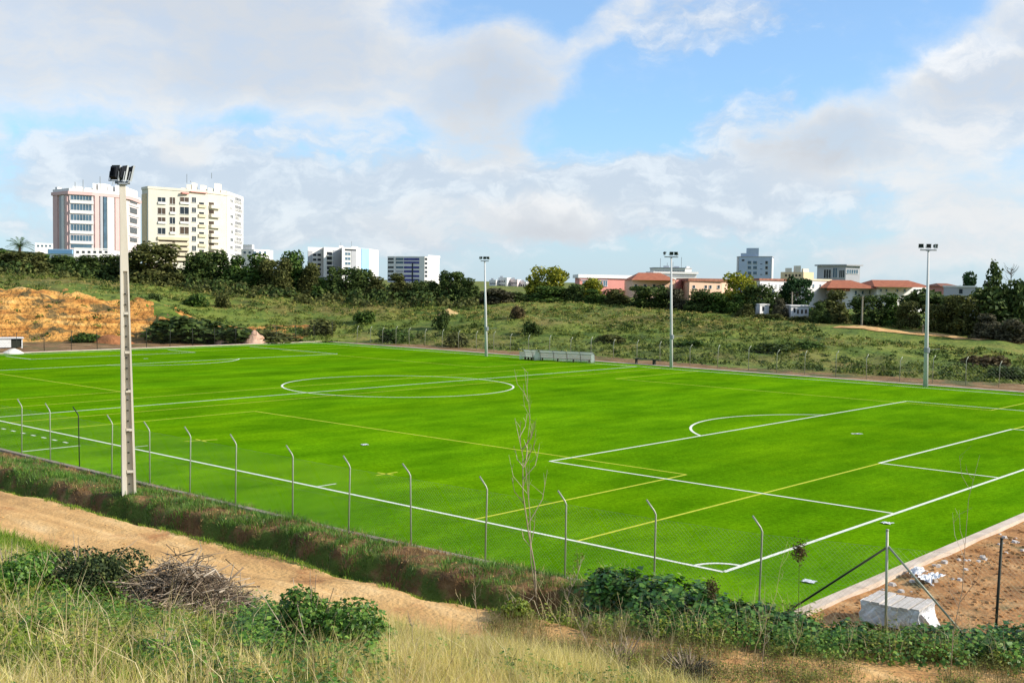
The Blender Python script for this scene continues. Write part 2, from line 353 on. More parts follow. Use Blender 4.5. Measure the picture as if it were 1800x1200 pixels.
speckle(M_turf, 5.5, .64, 1.36); speckle(M_turf, 17, .62, 1.38)
def rolls(m, width, amt):
    """turf laid in rolls: neighbouring rolls differ a little in pile direction and tone"""
    n, l = m.node_tree.nodes, m.node_tree.links; p = n['Principled BSDF']; src = p.inputs['Base Color'].links[0].from_socket
    tcn = n.new('ShaderNodeTexCoord'); sp = n.new('ShaderNodeSeparateXYZ'); l.new(tcn.outputs['Object'], sp.inputs[0]); d = n.new('ShaderNodeMath'); d.operation = 'DIVIDE'; l.new(sp.outputs[0], d.inputs[0]); d.inputs[1].default_value = width
    fl = n.new('ShaderNodeMath'); fl.operation = 'FLOOR'; l.new(d.outputs[0], fl.inputs[0]); wn_ = n.new('ShaderNodeTexWhiteNoise'); wn_.noise_dimensions = '1D'; l.new(fl.outputs[0], wn_.inputs['W'])
    mr = n.new('ShaderNodeMapRange'); l.new(wn_.outputs[0], mr.inputs[0]); mr.inputs[3].default_value = 1-amt; mr.inputs[4].default_value = 1+amt
    hs = n.new('ShaderNodeHueSaturation'); l.new(src, hs.inputs['Color']); l.new(mr.outputs[0], hs.inputs['Value']); l.new(hs.outputs[0], p.inputs['Base Color'])
rolls(M_turf, 3.9, .10); _p = M_turf.node_tree.nodes['Principled BSDF']; _p.inputs['Specular IOR Level'].default_value = 0; _p.inputs['Sheen Weight'].default_value = .07; _p.inputs['Sheen Roughness'].default_value = .35; _p.inputs['Sheen Tint'].default_value = (.55, .9, .02, 1)
M_white_line = noise_mat('white turf fibre', [(.3, (.62, .64, .52)), (.7, (.82, .82, .70))], 4, 6, .8, .3, 40, .01)
M_yellow_line = noise_mat('yellow turf fibre', [(.3, (.42, .46, .02)), (.7, (.60, .60, .04))], 4, 6, .8, .3, 40, .01)
M_conc = noise_mat('weathered concrete', [(.3, (.16, .13, .09)), (.7, (.40, .35, .27))], 1.5, 8, .9, .4, 20, .01)
M_kerb = noise_mat('sandy concrete kerb', [(.3, (.46, .36, .27)), (.7, (.68, .57, .46))], 1.2, 8, .9, .4, 20, .01)
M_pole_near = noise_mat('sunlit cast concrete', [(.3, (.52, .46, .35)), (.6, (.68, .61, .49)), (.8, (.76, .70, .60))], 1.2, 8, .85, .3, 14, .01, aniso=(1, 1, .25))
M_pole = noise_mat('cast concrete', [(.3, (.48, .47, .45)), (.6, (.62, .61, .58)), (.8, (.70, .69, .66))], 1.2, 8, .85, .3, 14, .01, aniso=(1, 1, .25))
M_galv = plain('galvanised steel', '#a6a994', .5, .3, .15, 6)
M_darkpost = plain('dark painted steel', '#33352c', .6, .2, .15, 6)
M_lamp = plain('black lamp housing', '#15181c', .45, .3, .2, 6)
M_glass = plain('lamp glass', '#2a3038', .15, 0, .1, 3)
M_steel = plain('grey steel', '#8d9192', .5, .5, .1, 5)
M_wire = plain('thin zinc wire', '#7d8570', .5, .4, .1, 3)

# ------------------------------------------------------------------ terrain sheets (one heightfield cut along its surfaces)
def build_terrain():
    a_in = np.radians(np.arange(-30, 30.001, .12)); a_l = np.radians(np.linspace(-180, -30, 52)[:-1]); a_r = np.radians(np.linspace(30, 180, 52)[1:])
    ang = np.concatenate([a_l, a_in, a_r])
    rad = np.concatenate([[.01, 1, 2], np.arange(3, 20, .25), np.arange(20, 50, .1), np.arange(50, 60, .2), 60*1.0072**np.arange(0, 205), np.geomspace(265, 6000, 34)])
    A, Rr = np.meshgrid(ang, rad, indexing='ij')
    x = CAM[0] + Rr*np.sin(A+YAW); y = CAM[1] + Rr*np.cos(A+YAW)
    z = zfun(x, y)
    na, nr = A.shape; idx = np.arange(na*nr).reshape(na, nr)
    q = np.stack([idx[:-1, :-1], idx[1:, :-1], idx[1:, 1:], idx[:-1, 1:]], -1).reshape(-1, 4)[:, ::-1]
    V = np.stack([x, y, z], -1).reshape(-1, 3)
    c = V[q].mean(1); cx, cy, cz = c.T
    s = road_s(cx, cy); wob = (fbm(cx/1.1, cy/1.1, 61, 4)-.5)*1.0
    ddx, ddy = cx-CAM[0], cy-CAM[1]; d = np.hypot(ddx, ddy); fw = ddx*_sy+ddy*_cy; rt = ddx*_cy-ddy*_sy
    px = 900+FPX*np.tan(np.clip(np.arctan2(rt, fw), -.75, .75))
    db = np.interp(px, HPX, HDB); dc = np.interp(px, HPX, HDC)
    cat = np.zeros(len(q), int)                                     # 0 verge
    cat[(s > 1.9+wob*.5)] = 1                                        # bank
    cat[np.abs(s+wob*.35) < 1.85] = 2                                # road
    flat = (cy > fence_y(cx)+0) & (s < -1.9)
    cat[flat & (cx > 1)] = 3                                         # bare earth right
    cat[flat & (cx <= 1)] = 4                                        # beside and beyond the pitch
    t = (d-db)/(dc-db); n2 = (fbm(cx/6, cy/6, 71)-.5)
    hl = (d > db-1+n2*4) & (fw > 0) & (s < -4) & (cy > -2)
    cat[hl] = 5
    cl = hl & (t < .27+n2*.30) & (px < 440+n2*520)
    cat[cl] = 6
    names = ['verge', 'grass_bank', 'dirt_road', 'bare_ground', 'pitch_surround', 'hillside', 'quarry_slope']
    ms = [M_verge, M_bank, M_road, M_earth, M_flat, M_hill, M_cliff]
    for k, (nm, m) in enumerate(zip(names, ms)):
        f = q[cat == k]
        if not len(f): continue
        u, inv = np.unique(f, return_inverse=True)
        me = mesh_np(nm, V[u], inv.reshape(-1), np.full(len(f), 4))
        tag(link(nm, me, m, smooth=True), kind='structure')
build_terrain()

# ------------------------------------------------------------------ pitch
def ground_sheet(name, poly, z, m):
    mb = MB(); mb.add([(p[0], p[1], z) for p in poly], [tuple(range(len(poly)))]); return tag(mb.build(name, m), kind='structure')
near_edge = [(3.42, -3.15), (-3, -3.75), (-12, -4.22), (-40, -4.5), (-101.2, -4.85)]
ground_sheet('football_pitch', [(3.42, 66.2)] + [(-101.2, 66.2)] + near_edge[::-1], 0., M_turf)
wm, ym = MB(), MB(); ZW, ZY = .006, .004
h = PW/2; LW = .15
def rect(mb, x0, x1, y0, y1, z, skip=()):
    for i, (a, b) in enumerate((((x0, y0), (x1, y0)), ((x1, y0), (x1, y1)), ((x1, y1), (x0, y1)), ((x0, y1), (x0, y0)))):
        if i not in skip: mb.strip(a, b, LW, z)
def arc(mb, cx, cy, r, a0, a1, z, n=64):
    p = [(cx+r*math.cos(a0+(a1-a0)*i/n), cy+r*math.sin(a0+(a1-a0)*i/n)) for i in range(n+1)]
    for i in range(n):
        a, b = Vector(p[i]), Vector(p[i+1]); ra, rb = (a-Vector((cx, cy))).normalized()*LW/2, (b-Vector((cx, cy))).normalized()*LW/2
        mb.add([(*(a-ra), z), (*(a+ra), z), (*(b+ra), z), (*(b-ra), z)], [(0, 1, 2, 3)])
XF = -PL; XH = -48.9
for a, b in (((XF, 0), (0, 0)), ((XF, PW), (0, PW)), ((0, 0), (0, PW)), ((XF, 0), (XF, PW)), ((XH, 0), (XH, PW))): wm.strip(a, b, LW, ZW)
wm2 = MB()
for x0, sg in ((0, -1), (-97.5, 1)):
    xa = x0+sg*16.5; xb = x0+sg*5.5
    for a, b in (((x0, h-20.16), (xa, h-20.16)), ((x0, h+20.16), (xa, h+20.16)), ((x0, h-9.16), (xb, h-9.16)), ((x0, h+9.16), (xb, h+9.16))): wm2.strip(a, b, LW, ZW+.003)
    for a, b in (((xa, h-20.16), (xa, h+20.16)), ((xb, h-9.16), (xb, h+9.16))): wm.strip(a, b, LW, ZW)
    ac = math.acos(5.5/9.15)
    mid = math.pi if sg < 0 else 0
    arc(wm2, x0+sg*11, h, 9.15, mid-ac, mid+ac, ZW+.003); arc(wm2, x0+sg*11, h, .16, 0, 2*math.pi, ZW+.003, 12)
arc(wm2, XH, h, 9.0, 0, 2*math.pi, ZW+.003, 96)
for cx, cy, a in ((0, 0, math.pi/2), (0, PW, math.pi), (XF, 0, 0), (XF, PW, -math.pi/2)): arc(wm2, cx, cy, 1.0, a, a+math.pi/2, ZW+.003, 14)
for i in range(9): wm.strip((-46.2+i*1.15, -1.35), (-45.75+i*1.15, -1.35), .13, ZW)
wm.strip((-35.3, -4.2), (-35.3, -1.35), .13, ZW)
for x in (-18.7, -33.1): wm.strip((x, .07), (x, 1.0), .1, ZW+.006)
tag(wm.build('white_pitch_markings', M_white_line), kind='structure'); tag(wm2.build('white_box_markings', M_white_line), kind='structure')
YW = .125
for x0, x1, xt in ((-5.45, -46.1, -1), (-53.3, -93.5, 1)):
    lo, hi = min(x0, x1), max(x0, x1)
    for x in (x0, x1):
        if abs(x+5.45) < .1: ym.strip((x, .07), (x, h-9.2), YW, ZY); ym.strip((x, h+9.2), (x, PW-.07), YW, ZY)
        else: ym.strip((x, .07), (x, PW-.07), YW, ZY)
    for x in (lo+4.3, hi-4.6):
        for a, b in ((.07, 13.4), (PW-13.2, PW-.07)): ym.strip((x, a), (x, b), YW, ZY-.002)
    for y in (13.4, PW-13.2): ym.strip((lo+4.3, y), (hi-4.6, y), YW, ZY)
for a, b in (((-33.2, 3.1), (-32.7, 4.7)), ((-33.5, 3.95), (-32.4, 3.85)), ((-19.1, 3.5), (-19.1, 4.7)), ((-19.6, 4.0), (-18.7, 4.1))): ym.strip(a, b, .12, ZY+.001)
tag(ym.build('yellow_pitch_markings', M_yellow_line), kind='structure')
# kerbs
kb = MB()
kb.prism([(3.44, -2.95), (3.78, -3.05), (3.78, 66.4), (3.44, 66.4)], -.15, .07)
tag(kb.build('kerb', M_kerb), kind='structure')
kb = MB()
for a, b in zip(near_edge[1:-1], near_edge[2:]): kb.prism([(a[0], a[1]-.02), (b[0], b[1]-.02), (b[0], b[1]-.26), (a[0], a[1]-.26)][::-1], -.2, .025)
kb.prism([(3.44, -3.17), (-3, -3.77), (-3, -4.0), (3.44, -3.4)][::-1], -.2, .05)
tag(kb.build('kerb', M_conc), kind='structure')
kb = MB(); kb.prism([(3.4, 66.22), (-101.4, 66.22), (-101.4, 66.7), (3.4, 66.7)][::-1], -.2, .06); kb.prism([(-101.22, -4.6), (-101.22, 66.2), (-101.9, 66.2), (-101.9, -4.6)][::-1], -.2, .06)
tag(kb.build('kerb', M_kerb), kind='structure')

# ------------------------------------------------------------------ wire fences
def chain_wires(mb, a, b, z0, z1, step, r):
    """diagonal chain-link wires and straining wires between two posts"""
    a, b = Vector(a), Vector(b); L = (b-a).length; H = z1-z0; n = max(1, int(L/step))
    for i in range(n):
        for sg in (1, -1):
            u0, u1 = i*L/n, i*L/n + sg*H
            za, zb = z0, z1
            if u1 > L: zb = z0+(L-u0); u1 = L
            if u1 < 0: zb = z0+u0; u1 = 0
            p, q = a.lerp(b, u0/L), a.lerp(b, u1/L)
            mb.tube([(p.x, p.y, p.z+za), (q.x, q.y, q.z+zb)], r, 3, False)
            # the part of the lattice that starts on the post instead of the ground
    m = int(H/step)
    for i in range(1, m):
        for sg in (1, -1):
            zz = z0+i*H/m; run = min(z1-zz, L)
            p, q = (a, a.lerp(b, run/L)) if sg > 0 else (b, b.lerp(a, run/L))
            mb.tube([(p.x, p.y, p.z+zz), (q.x, q.y, q.z+zz+run)], r, 3, False)
    for zz in (z0, (z0+z1)/2, z1): mb.tube([(a.x, a.y, a.z+zz), (b.x, b.y, b.z+zz)], r*1.6, 3, False)
def post_mesh(hh, arm, r, out):
    """tube post whose top is cranked outwards; out = unit vector of the crank"""
    mb = MB(); o = Vector((out[0], out[1], 0))
    mb.tube([(0, 0, -.3), (0, 0, hh-.12), tuple(o*.05+Vector((0, 0, hh-.02))), tuple(o*arm*.75+Vector((0, 0, hh+arm*.72)))], r, 8)
    return mb
fn = empty('wire_fence', (0, 0, 0), 0, 'chain-link fence on pale cranked posts along the near touchline', 'fence')
NP = [(-43.4, -4.75), (-40.4, -4.7), (-37.5, -4.65), (-34.6, -4.55), (-31.9, -4.5), (-29.4, -4.42), (-26.7, -4.4), (-23.7, -4.4), (-20.9, -4.35), (-17.9, -4.35), (-14.5, -4.35), (-11.55, -4.32), (-8.7, -4.18), (-5.65, -4.05), (-2.78, -3.84), (.1, -3.66), (3.0, -3.28), (5.93, -2.45), (8.12, -1.48), (10.6, .2), (13., 2.2)]
for i, (x, y) in enumerate(NP):
    z = max(zt(x, y), -.05); kk = rnd.uniform(-.06, .08)
    if i < 17:
        mb = post_mesh(2.33+kk, .36, .024, (-.80+rnd.uniform(-.08, .08), -.45))
    else:
        mb = MB(); mb.tube([(0, 0, -.3), (0, 0, 2.55+kk)], .034, 8); mb.tube([(0, 0, 2.55+kk), (0, 0, 2.58+kk)], .04, 8)
    p = mb.build('post', M_darkpost if i in (5, 18) else M_galv, fn, True)
    p.location = (x, y, z); p.rotation_euler = (rnd.uniform(-.02, .02), rnd.uniform(-.015, .03), 0)
wr = MB()
for (a, b) in zip(NP[:-1], NP[1:]):
    chain_wires(wr, (a[0], a[1], max(zt(*a), -.05)), (b[0], b[1], max(zt(*b), -.05)), .08, 2.15, .11, .0014)
wr.build('wire_mesh', M_wire, fn)
cp_ = Vector((5.93, -2.45, 0)); top = cp_+Vector((0, 0, 2.15))
for q in (gp(1366, 1086, .1), gp(1707, 1130, .1)): MB().tube([top, Vector(q)], .026, 8).build('strut', M_darkpost if q[0] < 5 else M_galv, fn, True)

ff = empty('wire_fence', (0, 0, 0), 0, 'wire fence on thin cranked posts along the foot of the green hill', 'fence')
FPT = [(608, 603), (636, 604), (661, 605), (689, 606), (717, 607), (744, 609), (775, 611), (804, 613), (837, 615), (868, 617), (897, 619), (931, 621), (971, 623), (1005, 626), (1044, 628), (1082, 631), (1123, 634), (1163, 637), (1210, 642), (1256, 646), (1306, 651), (1354, 655), (1405, 658), (1460, 662), (1514, 666), (1573, 670), (1634, 673), (1696, 676), (1757, 679), (1822, 682)]
fp = [Vector(gp(a, b, 0)) for a, b in FPT]
wr = MB()
for i, p in enumerate(fp):
    p.y = .5*p.y + .5*70.2; p.z = zt(p.x, p.y)
    o = post_mesh(2.05+rnd.uniform(-.12, .15), .36, .032, (.55+rnd.uniform(-.3, .2), .5)).build('post', M_galv, ff, True)
    o.location = p; o.rotation_euler = (rnd.uniform(-.03, .03), rnd.uniform(-.03, .03), 0)
for a, b in zip(fp[:-1], fp[1:]): chain_wires(wr, a, b, .1, 1.95, .3, .003)
wr.build('wire_mesh', M_wire, ff)
fl = empty('wire_fence', (0, 0, 0), 0, 'dark wire fence behind the far goal line in front of the ochre quarry face', 'fence')
lp = [Vector((-102.6, y, zt(-102.6, y))) for y in np.arange(14, 69, 3.05)]; wr = MB()
for p in lp:
    o = MB().tube([(0, 0, -.2), (0, 0, 2.2)], .035, 6).build('post', M_darkpost, fl, True); o.location = p; o.rotation_euler = (rnd.uniform(-.02, .02), rnd.uniform(-.02, .02), 0)
for a, b in zip(lp[:-1], lp[1:]): chain_wires(wr, a, b, .1, 2.1, .3, .003)
wr.build('wire_mesh', M_darkpost, fl)

# ------------------------------------------------------------------ floodlight masts
def lamp_meshes():
    hb = MB()                                                     # trapezoid housing with cooling ribs, opening towards -y
    f, b = [(-.29, 0, -.24), (.29, 0, -.24), (.29, 0, .24), (-.29, 0, .24)], [(-.2, .26, -.17), (.2, .26, -.17), (.2, .26, .17), (-.2, .26, .17)]
    hb.add(f+b, [(0, 4, 5, 1), (1, 5, 6, 2), (2, 6, 7, 3), (3, 7, 4, 0), (4, 7, 6, 5), (0, 1, 2, 3)])
    for i in range(5): hb.box((-.14+i*.07, .29, 0), (.012, .07, .26))
    hb.box((0, -.05, .255), (.60, .14, .015)); pass
    gl = MB(); gl.box((0, -.012, 0), (.52, .016, .42))
    br = MB(); br.box((-.33, .1, -.12), (.02, .05, .32)); br.box((.33, .1, -.12), (.02, .05, .32)); br.box((0, .1, -.29), (.68, .05, .02)); br.tube([(0, .1, -.3), (0, .1, -.42)], .03, 6)
    SPL = []
    for s_ in (-1, 1):
        sp = MB(); sp.box((s_*.305, -.05, 0), (.02, .11, .54)); SPL.append(sp.mesh('side_plate'))
    return hb.mesh('housing'), gl.mesh('lens'), br.mesh('bracket'), SPL[0], SPL[1]
LM = lamp_meshes(); M_frame_l = plain('pale lamp edge', '#b4b7b5', .5, 0, .05, 3)
def floodlight_mast(base, height, label, faceaz, lamps, thick, top_lean=(0, 0), ringrot=0., hollow=False):
    t = empty('floodlight_mast', base, 0, label, 'floodlight', 'floodlight masts around the pitch')
    w0, w1 = thick
    mb = MB(); lx, ly = top_lean
    # two tapered flanges with a recessed ladder web between them
    n = 22; ca, sa = math.cos(ringrot), math.sin(ringrot)
    def R2(x, y, k): return (x*ca-y*sa + lx*k, x*sa+y*ca + ly*k)
    hole = .60*height
    def seg(x0a, x1a, ya0, ya1, k0, k1):
        """one slab of the cross-section between height fractions k0 and k1; functions give the section"""
        v = []
        for k in (k0, k1):
            for (fx, fy) in ((x0a, ya0), (x1a, ya0), (x1a, ya1), (x0a, ya1)):
                p = R2(fx(k), fy(k), k); v.append((p[0], p[1], k*height - (.4 if k == 0 else 0)))
        mb.add(v, [(0, 1, 5, 4), (1, 2, 6, 5), (2, 3, 7, 6), (3, 0, 4, 7), (3, 2, 1, 0), (4, 5, 6, 7)])
    W = lambda k: (w0*(1-k)+w1*k)/2
    D = lambda k: (w0*(1-k)+w1*k)*.36
    fl = lambda k: W(k)*.62
    if hollow:
        seg(lambda k: -W(k), lambda k: -W(k)+fl(k), lambda k: -D(k), lambda k: D(k), 0, .72)
        seg(lambda k: W(k)-fl(k)*.55, lambda k: W(k), lambda k: -D(k), lambda k: D(k), 0, .72)
        seg(lambda k: -W(k)+fl(k), lambda k: W(k)-fl(k)*.55, lambda k: -D(k)*.1, lambda k: D(k)*.7, 0, .72)
        seg(lambda k: -W(k), lambda k: W(k), lambda k: -D(k), lambda k: D(k), .72, 1)
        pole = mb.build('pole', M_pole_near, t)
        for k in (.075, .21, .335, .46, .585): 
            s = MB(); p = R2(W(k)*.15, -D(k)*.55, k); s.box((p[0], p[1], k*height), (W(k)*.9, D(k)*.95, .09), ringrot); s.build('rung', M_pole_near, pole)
        for i in range(19):
            k = .035+i*.034; p = R2(-W(k)*.02, -D(k)*1.0, k); MB().box((p[0], p[1], k*height), (.07, .05, .05), ringrot).build('step_bolt', M_darkpost, pole)
    else:
        mb.tube([(0, 0, -.3), (lx*.5, ly*.5, height*.5), (lx, ly, height)], [w0/2, (w0+w1)/4, w1/2], 12)
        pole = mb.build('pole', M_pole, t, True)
        b = MB(); b.tube([(0, 0, 2.9), (0, 0, 3.3)], w0/2+.03, 10); b.tube([(0, 0, 3.1), (.8, .7, 3.2)], .02, 5); b.build('cable_clamp', M_steel, pole)
    arm = MB(); span = lamps['span']; aa = lamps['axis']
    dxa, dya = math.cos(aa), math.sin(aa)
    arm.tube([(lx-dxa*span, ly-dya*span, height+.02), (lx+dxa*span, ly+dya*span, height+.02)], .05, 6)
    arm.box((lx, ly, height-.02), (.32, .32, .06), aa); arm.build('cross_arm', M_steel, t)
    for off, azl, tilt in lamps['set']:
        r = empty('lamp'); r.parent = t; r.location = (lx+dxa*off, ly+dya*off, height+.36); r.scale = lamps['k'] if isinstance(lamps['k'], tuple) else (lamps['k'],)*3
        r.rotation_euler = (tilt, 0, azl)
        for nm, me, m in zip(('housing', 'lens', 'bracket', 'side_plate', 'side_plate'), LM, (M_lamp, M_glass, M_steel, M_frame_l, M_frame_l)):
            o = link(nm, me if me.users == 0 else me, m, r)
    return t
va = YAW                                                       # view axis azimuth; image-right axis is rotated by -YAW
ax = -YAW
nb = gp(227, 884, 0); nb[2] = zt(nb[0], nb[1])
nh = at(214, 322, math.hypot(nb[0]-CAM[0], nb[1]-CAM[1]))[2]-nb[2]
floodlight_mast(nb, nh, 'tall pale concrete mast with recessed ladder web and three black floodlights beside the dirt road', 0,
    dict(span=.26, axis=ax+.5, k=(.52, .62, 1.08), set=[(-.25, ax+2.95, .22), (.04, ax+2.45, .22), (.29, ax+2.1, .22)]), (.50, .20), (-.2*math.cos(ax), -.2*math.sin(ax)), ax+.42, True)
for (bx, by, tx, ty, lab, st) in ((855, 626, 852, 459, 'distant slim floodlight mast with small tilted lamps left of the long dugout', [(-.42, ax+.9, .3), (0, ax+.2, .3), (.38, ax-.5, .3)]),
        (1180, 646, 1180, 452, 'slim floodlight mast in front of the salmon pink school with lamps turned two ways', [(-.6, ax+1.5, .45), (0, ax+.2, .2), (.48, ax-.5, .2)]),
        (1627, 679, 1632, 440, 'tall slim floodlight mast in front of the orange roofs with three lamps on a crossbar', [(-.62, ax-.4, .1), (0, ax+.05, .1), (.62, ax+.75, .1)])):
    b = gp(bx, by, 0); b[2] = zt(b[0], b[1]); dd = math.hypot(b[0]-CAM[0], b[1]-CAM[1]); tp = at(tx, ty, dd); bb = at(bx, by, dd)
    floodlight_mast(b, tp[2]-b[2], lab, 0, dict(span=.68 if bx > 900 else .45, axis=ax, k=.64 if bx > 900 else .55, set=st), (.36 if bx < 1500 else .42, .15), (tp[0]-bb[0], tp[1]-bb[1]))

# ------------------------------------------------------------------ buildings
M_glassd = plain('dark window glass', '#2a3138', .2, 0, .35, .6)
M_glassb = plain('blue grey window glass', '#4c6474', .2, 0, .3, .5)
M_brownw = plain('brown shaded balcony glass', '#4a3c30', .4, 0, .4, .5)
M_frame = plain('white window frame', '#cfd0cc', .6)
def wallmat(name, c, v=.06): return plain(name, c, .85, 0, v, .25)
M_w = wallmat('white render', '#d9d6d2'); M_cream = wallmat('cream render', '#d3cbbb'); M_pinkw = wallmat('pale pink render', '#d8c9c6'); M_pink = wallmat('rose band', '#d3b0aa')
M_greyb = wallmat('grey blue render', '#aebacb'); M_salmon = wallmat('salmon render', '#c98a80'); M_purple = plain('violet glass band', '#4a4c86', .35, 0, .3, .4); M_sand = wallmat('sand render', '#d8c09a')
M_ltblue = wallmat('pale blue panel', '#9cc6ea'); M_grey = wallmat('grey render', '#a9a9ac'); M_peach = wallmat('peach render', '#dcb79c'); M_conb = wallmat('beige render', '#cfc3a6')  # M_conb: plain beige for balcony fronts and a flat roof
M_tile = noise_mat('orange roof tile', [(.3, (.30, .09, .045)), (.7, (.48, .17, .085))], 1.2, 6, .85, .5, 6, .05, aniso=(1, 1, 4))
M_tile2 = noise_mat('brown roof tile', [(.3, (.2, .08, .05)), (.7, (.36, .16, .1))], 1.2, 6, .85, .5, 6, .05)
class Bld:
    def __init__(s, name, label, cat, pts, top_y, depth, m, group=None, base=None, parapet=.0):
        s.d = [p[1] for p in pts]; s.P = [at(px, 495, d) for px, d in pts]
        s.base = base if base is not None else min(zt(p[0], p[1]) for p in s.P)-1.0
        dm = sum(s.d)/len(s.d); s.top = at(pts[len(pts)//2][0], top_y, s.d[len(pts)//2])[2]
        s.o = Vector((s.P[0][0], s.P[0][1], s.base)); s.root = empty(name, s.o, 0, label, cat, group)
        bx_ = FWD[:2]/np.hypot(*FWD[:2]); s.bx = bx_
        back = [p[:2]+bx_*depth for p in (s.P[-1], s.P[0])]
        back[0] = s.P[-1][:2]+bx_*max(.5, depth-(s.d[-1]-min(s.d))); back[1] = s.P[0][:2]+bx_*max(.5, depth-(s.d[0]-min(s.d)))
        s.poly = [p[:2] for p in s.P]+back
        s.wall = s.solid(s.poly, s.base, s.top).build('wall', m, s.root)
    def loc(s, q): return (q[0]-s.o.x, q[1]-s.o.y, q[2]-s.o.z)
    def solid(s, poly, z0, z1): return MB().prism([(p[0]-s.o.x, p[1]-s.o.y) for p in poly], z0-s.o.z, z1-s.o.z)
    def on(s, i, px, py):
        a, b = s.P[i][:2], s.P[i+1][:2]; d = ray(px, py); n = np.array([-(b-a)[1], (b-a)[0]])
        t = ((a-CAM[:2])@n)/(d[:2]@n); return CAM+d*t
    def quadbox(s, i, x0, x1, y0, y1, inn, out):
        ym = (y0+y1)/2; p, q = s.on(i, x0, ym), s.on(i, x1, ym); zu, zl = s.on(i, (x0+x1)/2, y0)[2], s.on(i, (x0+x1)/2, y1)[2]
        a, b = s.P[i][:2], s.P[i+1][:2]; t = (b-a)/np.hypot(*(b-a)); n = np.array([t[1], -t[0]])
        if n @ s.bx > 0: n = -n
        pl = [p[:2]-n*inn, q[:2]-n*inn, q[:2]+n*out, p[:2]+n*out]
        return s.solid(pl, zl, zu)
    def win(s, i, x0, x1, y0, y1, m=None, name='window', out=.06, frame=True, bars=0):
        w = s.quadbox(i, x0, x1, y0, y1, .2, out).build(name, m or M_glassd, s.root)
        if frame:
            mb = MB(); th = .16*6/ max(4, 0.001+FPX/s.d[i])
            for k in range(bars+2):
                xx = x0+(x1-x0)*k/(bars+1); e = .25
                b = s.quadbox(i, xx-e, xx+e, y0, y1, .1, out+.05); mb.add(b.v, b.f)
            b = s.quadbox(i, x0-.3, x1+.3, y1-.2, y1+.35, .1, out+.22); mb.add(b.v, b.f)
            mb.build('frame', M_frame, w)
        return w
    def part(s, i, x0, x1, y0, y1, m, name, out=.3, inn=.2): return s.quadbox(i, x0, x1, y0, y1, inn, out).build(name, m, s.root)
    def flatroof(s, m, name='roof', over=.25, th=.35, z=None):
        c = sum(np.array(p) for p in s.poly)/len(s.poly)
        pl = [c+(np.array(p)-c)*(1+over/np.hypot(*(np.array(p)-c))) for p in s.poly]
        z = s.top if z is None else z
        return s.solid(pl, z+.003, z+th).build(name, m, s.root)
    def clutter(s, items, m, name='rooftop_hut', back=3.):
        for x0, x1, y0 in items:
            i = 0
            for k in range(len(s.P)-1):
                if pxof(s.P[k]) <= (x0+x1)/2: i = k
            p, q = s.on(i, x0, y0), s.on(i, x1, y0); v = s.bx
            k = (np.hypot(*(p-CAM)[:2])+back)/np.hypot(*(p-CAM)[:2]); p, q = CAM+(p-CAM)*k, CAM+(q-CAM)*k
            s.solid([p[:2], q[:2], q[:2]+v*3, p[:2]+v*3], s.top-.2, p[2]).build(name, m, s.root)
    def antennas(s, items):
        for x, y0 in items:
            p = s.on(0, x, y0); p = CAM+(p-CAM)*1.012
            MB().tube([s.loc((p[0], p[1], s.top-.2)), s.loc(p)], .09, 5).build('antenna', M_steel, s.root)
def pxof(q):
    d = np.asarray(q)-CAM; return 900+FPX*(d@RGT)/(d@FWD)
BG = 'apartment blocks on the skyline'
# pink banded tower
b = Bld('apartment_tower', 'white apartment tower with rose vertical bands and rose cornice on the left skyline', 'building', [(95, 352), (123, 343), (164, 345), (212, 352), (224, 356), (246, 374)], 343, 26, M_pinkw, BG)
for i, (x0, x1, y0, y1) in enumerate([(124, 161, 344, 352), (124, 161, 359.5, 370), (124, 161, 377.5, 388), (124, 161, 395, 406), (124, 161, 413.5, 424)]): b.win(1, x0, x1, y0, y1, M_glassb, 'window', .05, True, 6)
b.part(1, 124.5, 161, 430, 436, M_glassb, 'window', .1)
for x0, x1 in ((96, 103.5), (117.5, 121)): b.part(0, x0, x1, 344, 438, M_pink, 'rose_band', .5)
b.part(0, 105, 109.5, 344, 438, M_grey, 'stair_window_strip', .1); b.part(0, 111, 115, 344, 438, M_w, 'pilaster', .5)
for x0, x1, m, nm in ((165, 172.5, M_pink, 'rose_band'), (174.5, 179, M_grey, 'stair_window_strip'), (180.5, 185.5, M_glassb, 'stair_window_strip'), (187, 199, M_w, 'pilaster'), (201, 210, M_pink, 'rose_band')): b.part(2, x0, x1, 344, 440, m, nm, .45)
for y0, y1 in ((351, 357.5), (366, 375), (383.5, 392), (400, 410), (418, 425)): b.win(4, 228, 240, y0, y1, M_glassd, 'window', .08, True, 1)
for y in (346, 361, 379, 396, 414): b.part(4, 226, 244, y, y+2, M_w, 'balcony_ledge', .8)
for k in range(1, 6): b.part(1, 122.5, 164, 352+17.7*(k-1)+.8, 352+17.7*(k-1)+6, M_w, 'spandrel', .35)
b.flatroof(M_pink, 'cornice', .7, .9, b.top-.9); b.flatroof(M_w, 'parapet', .2, .8)
b.clutter([(97, 101, 329), (110, 124, 333), (128, 140, 327), (150, 160, 330), (163, 167, 322), (172, 188, 322), (190, 196, 327), (202, 220, 326), (226, 236, 331)], M_w)
b.antennas([(146, 316), (176, 310), (132, 320)])
p = Bld('podium_building', 'long low white podium at the foot of the rose banded tower', 'building', [(84, 326), (130, 322), (197, 326)], 438, 10, M_w, None)
p.part(0, 86, 128, 439, 446, M_ltblue, 'terrace_screen', .3); p.part(1, 130, 190, 436, 437.5, M_w, 'terrace_rail', .2)
for k in range(6): p.win(1, 134+k*10, 139+k*10, 441, 445, M_glassd, 'window', .05, False)
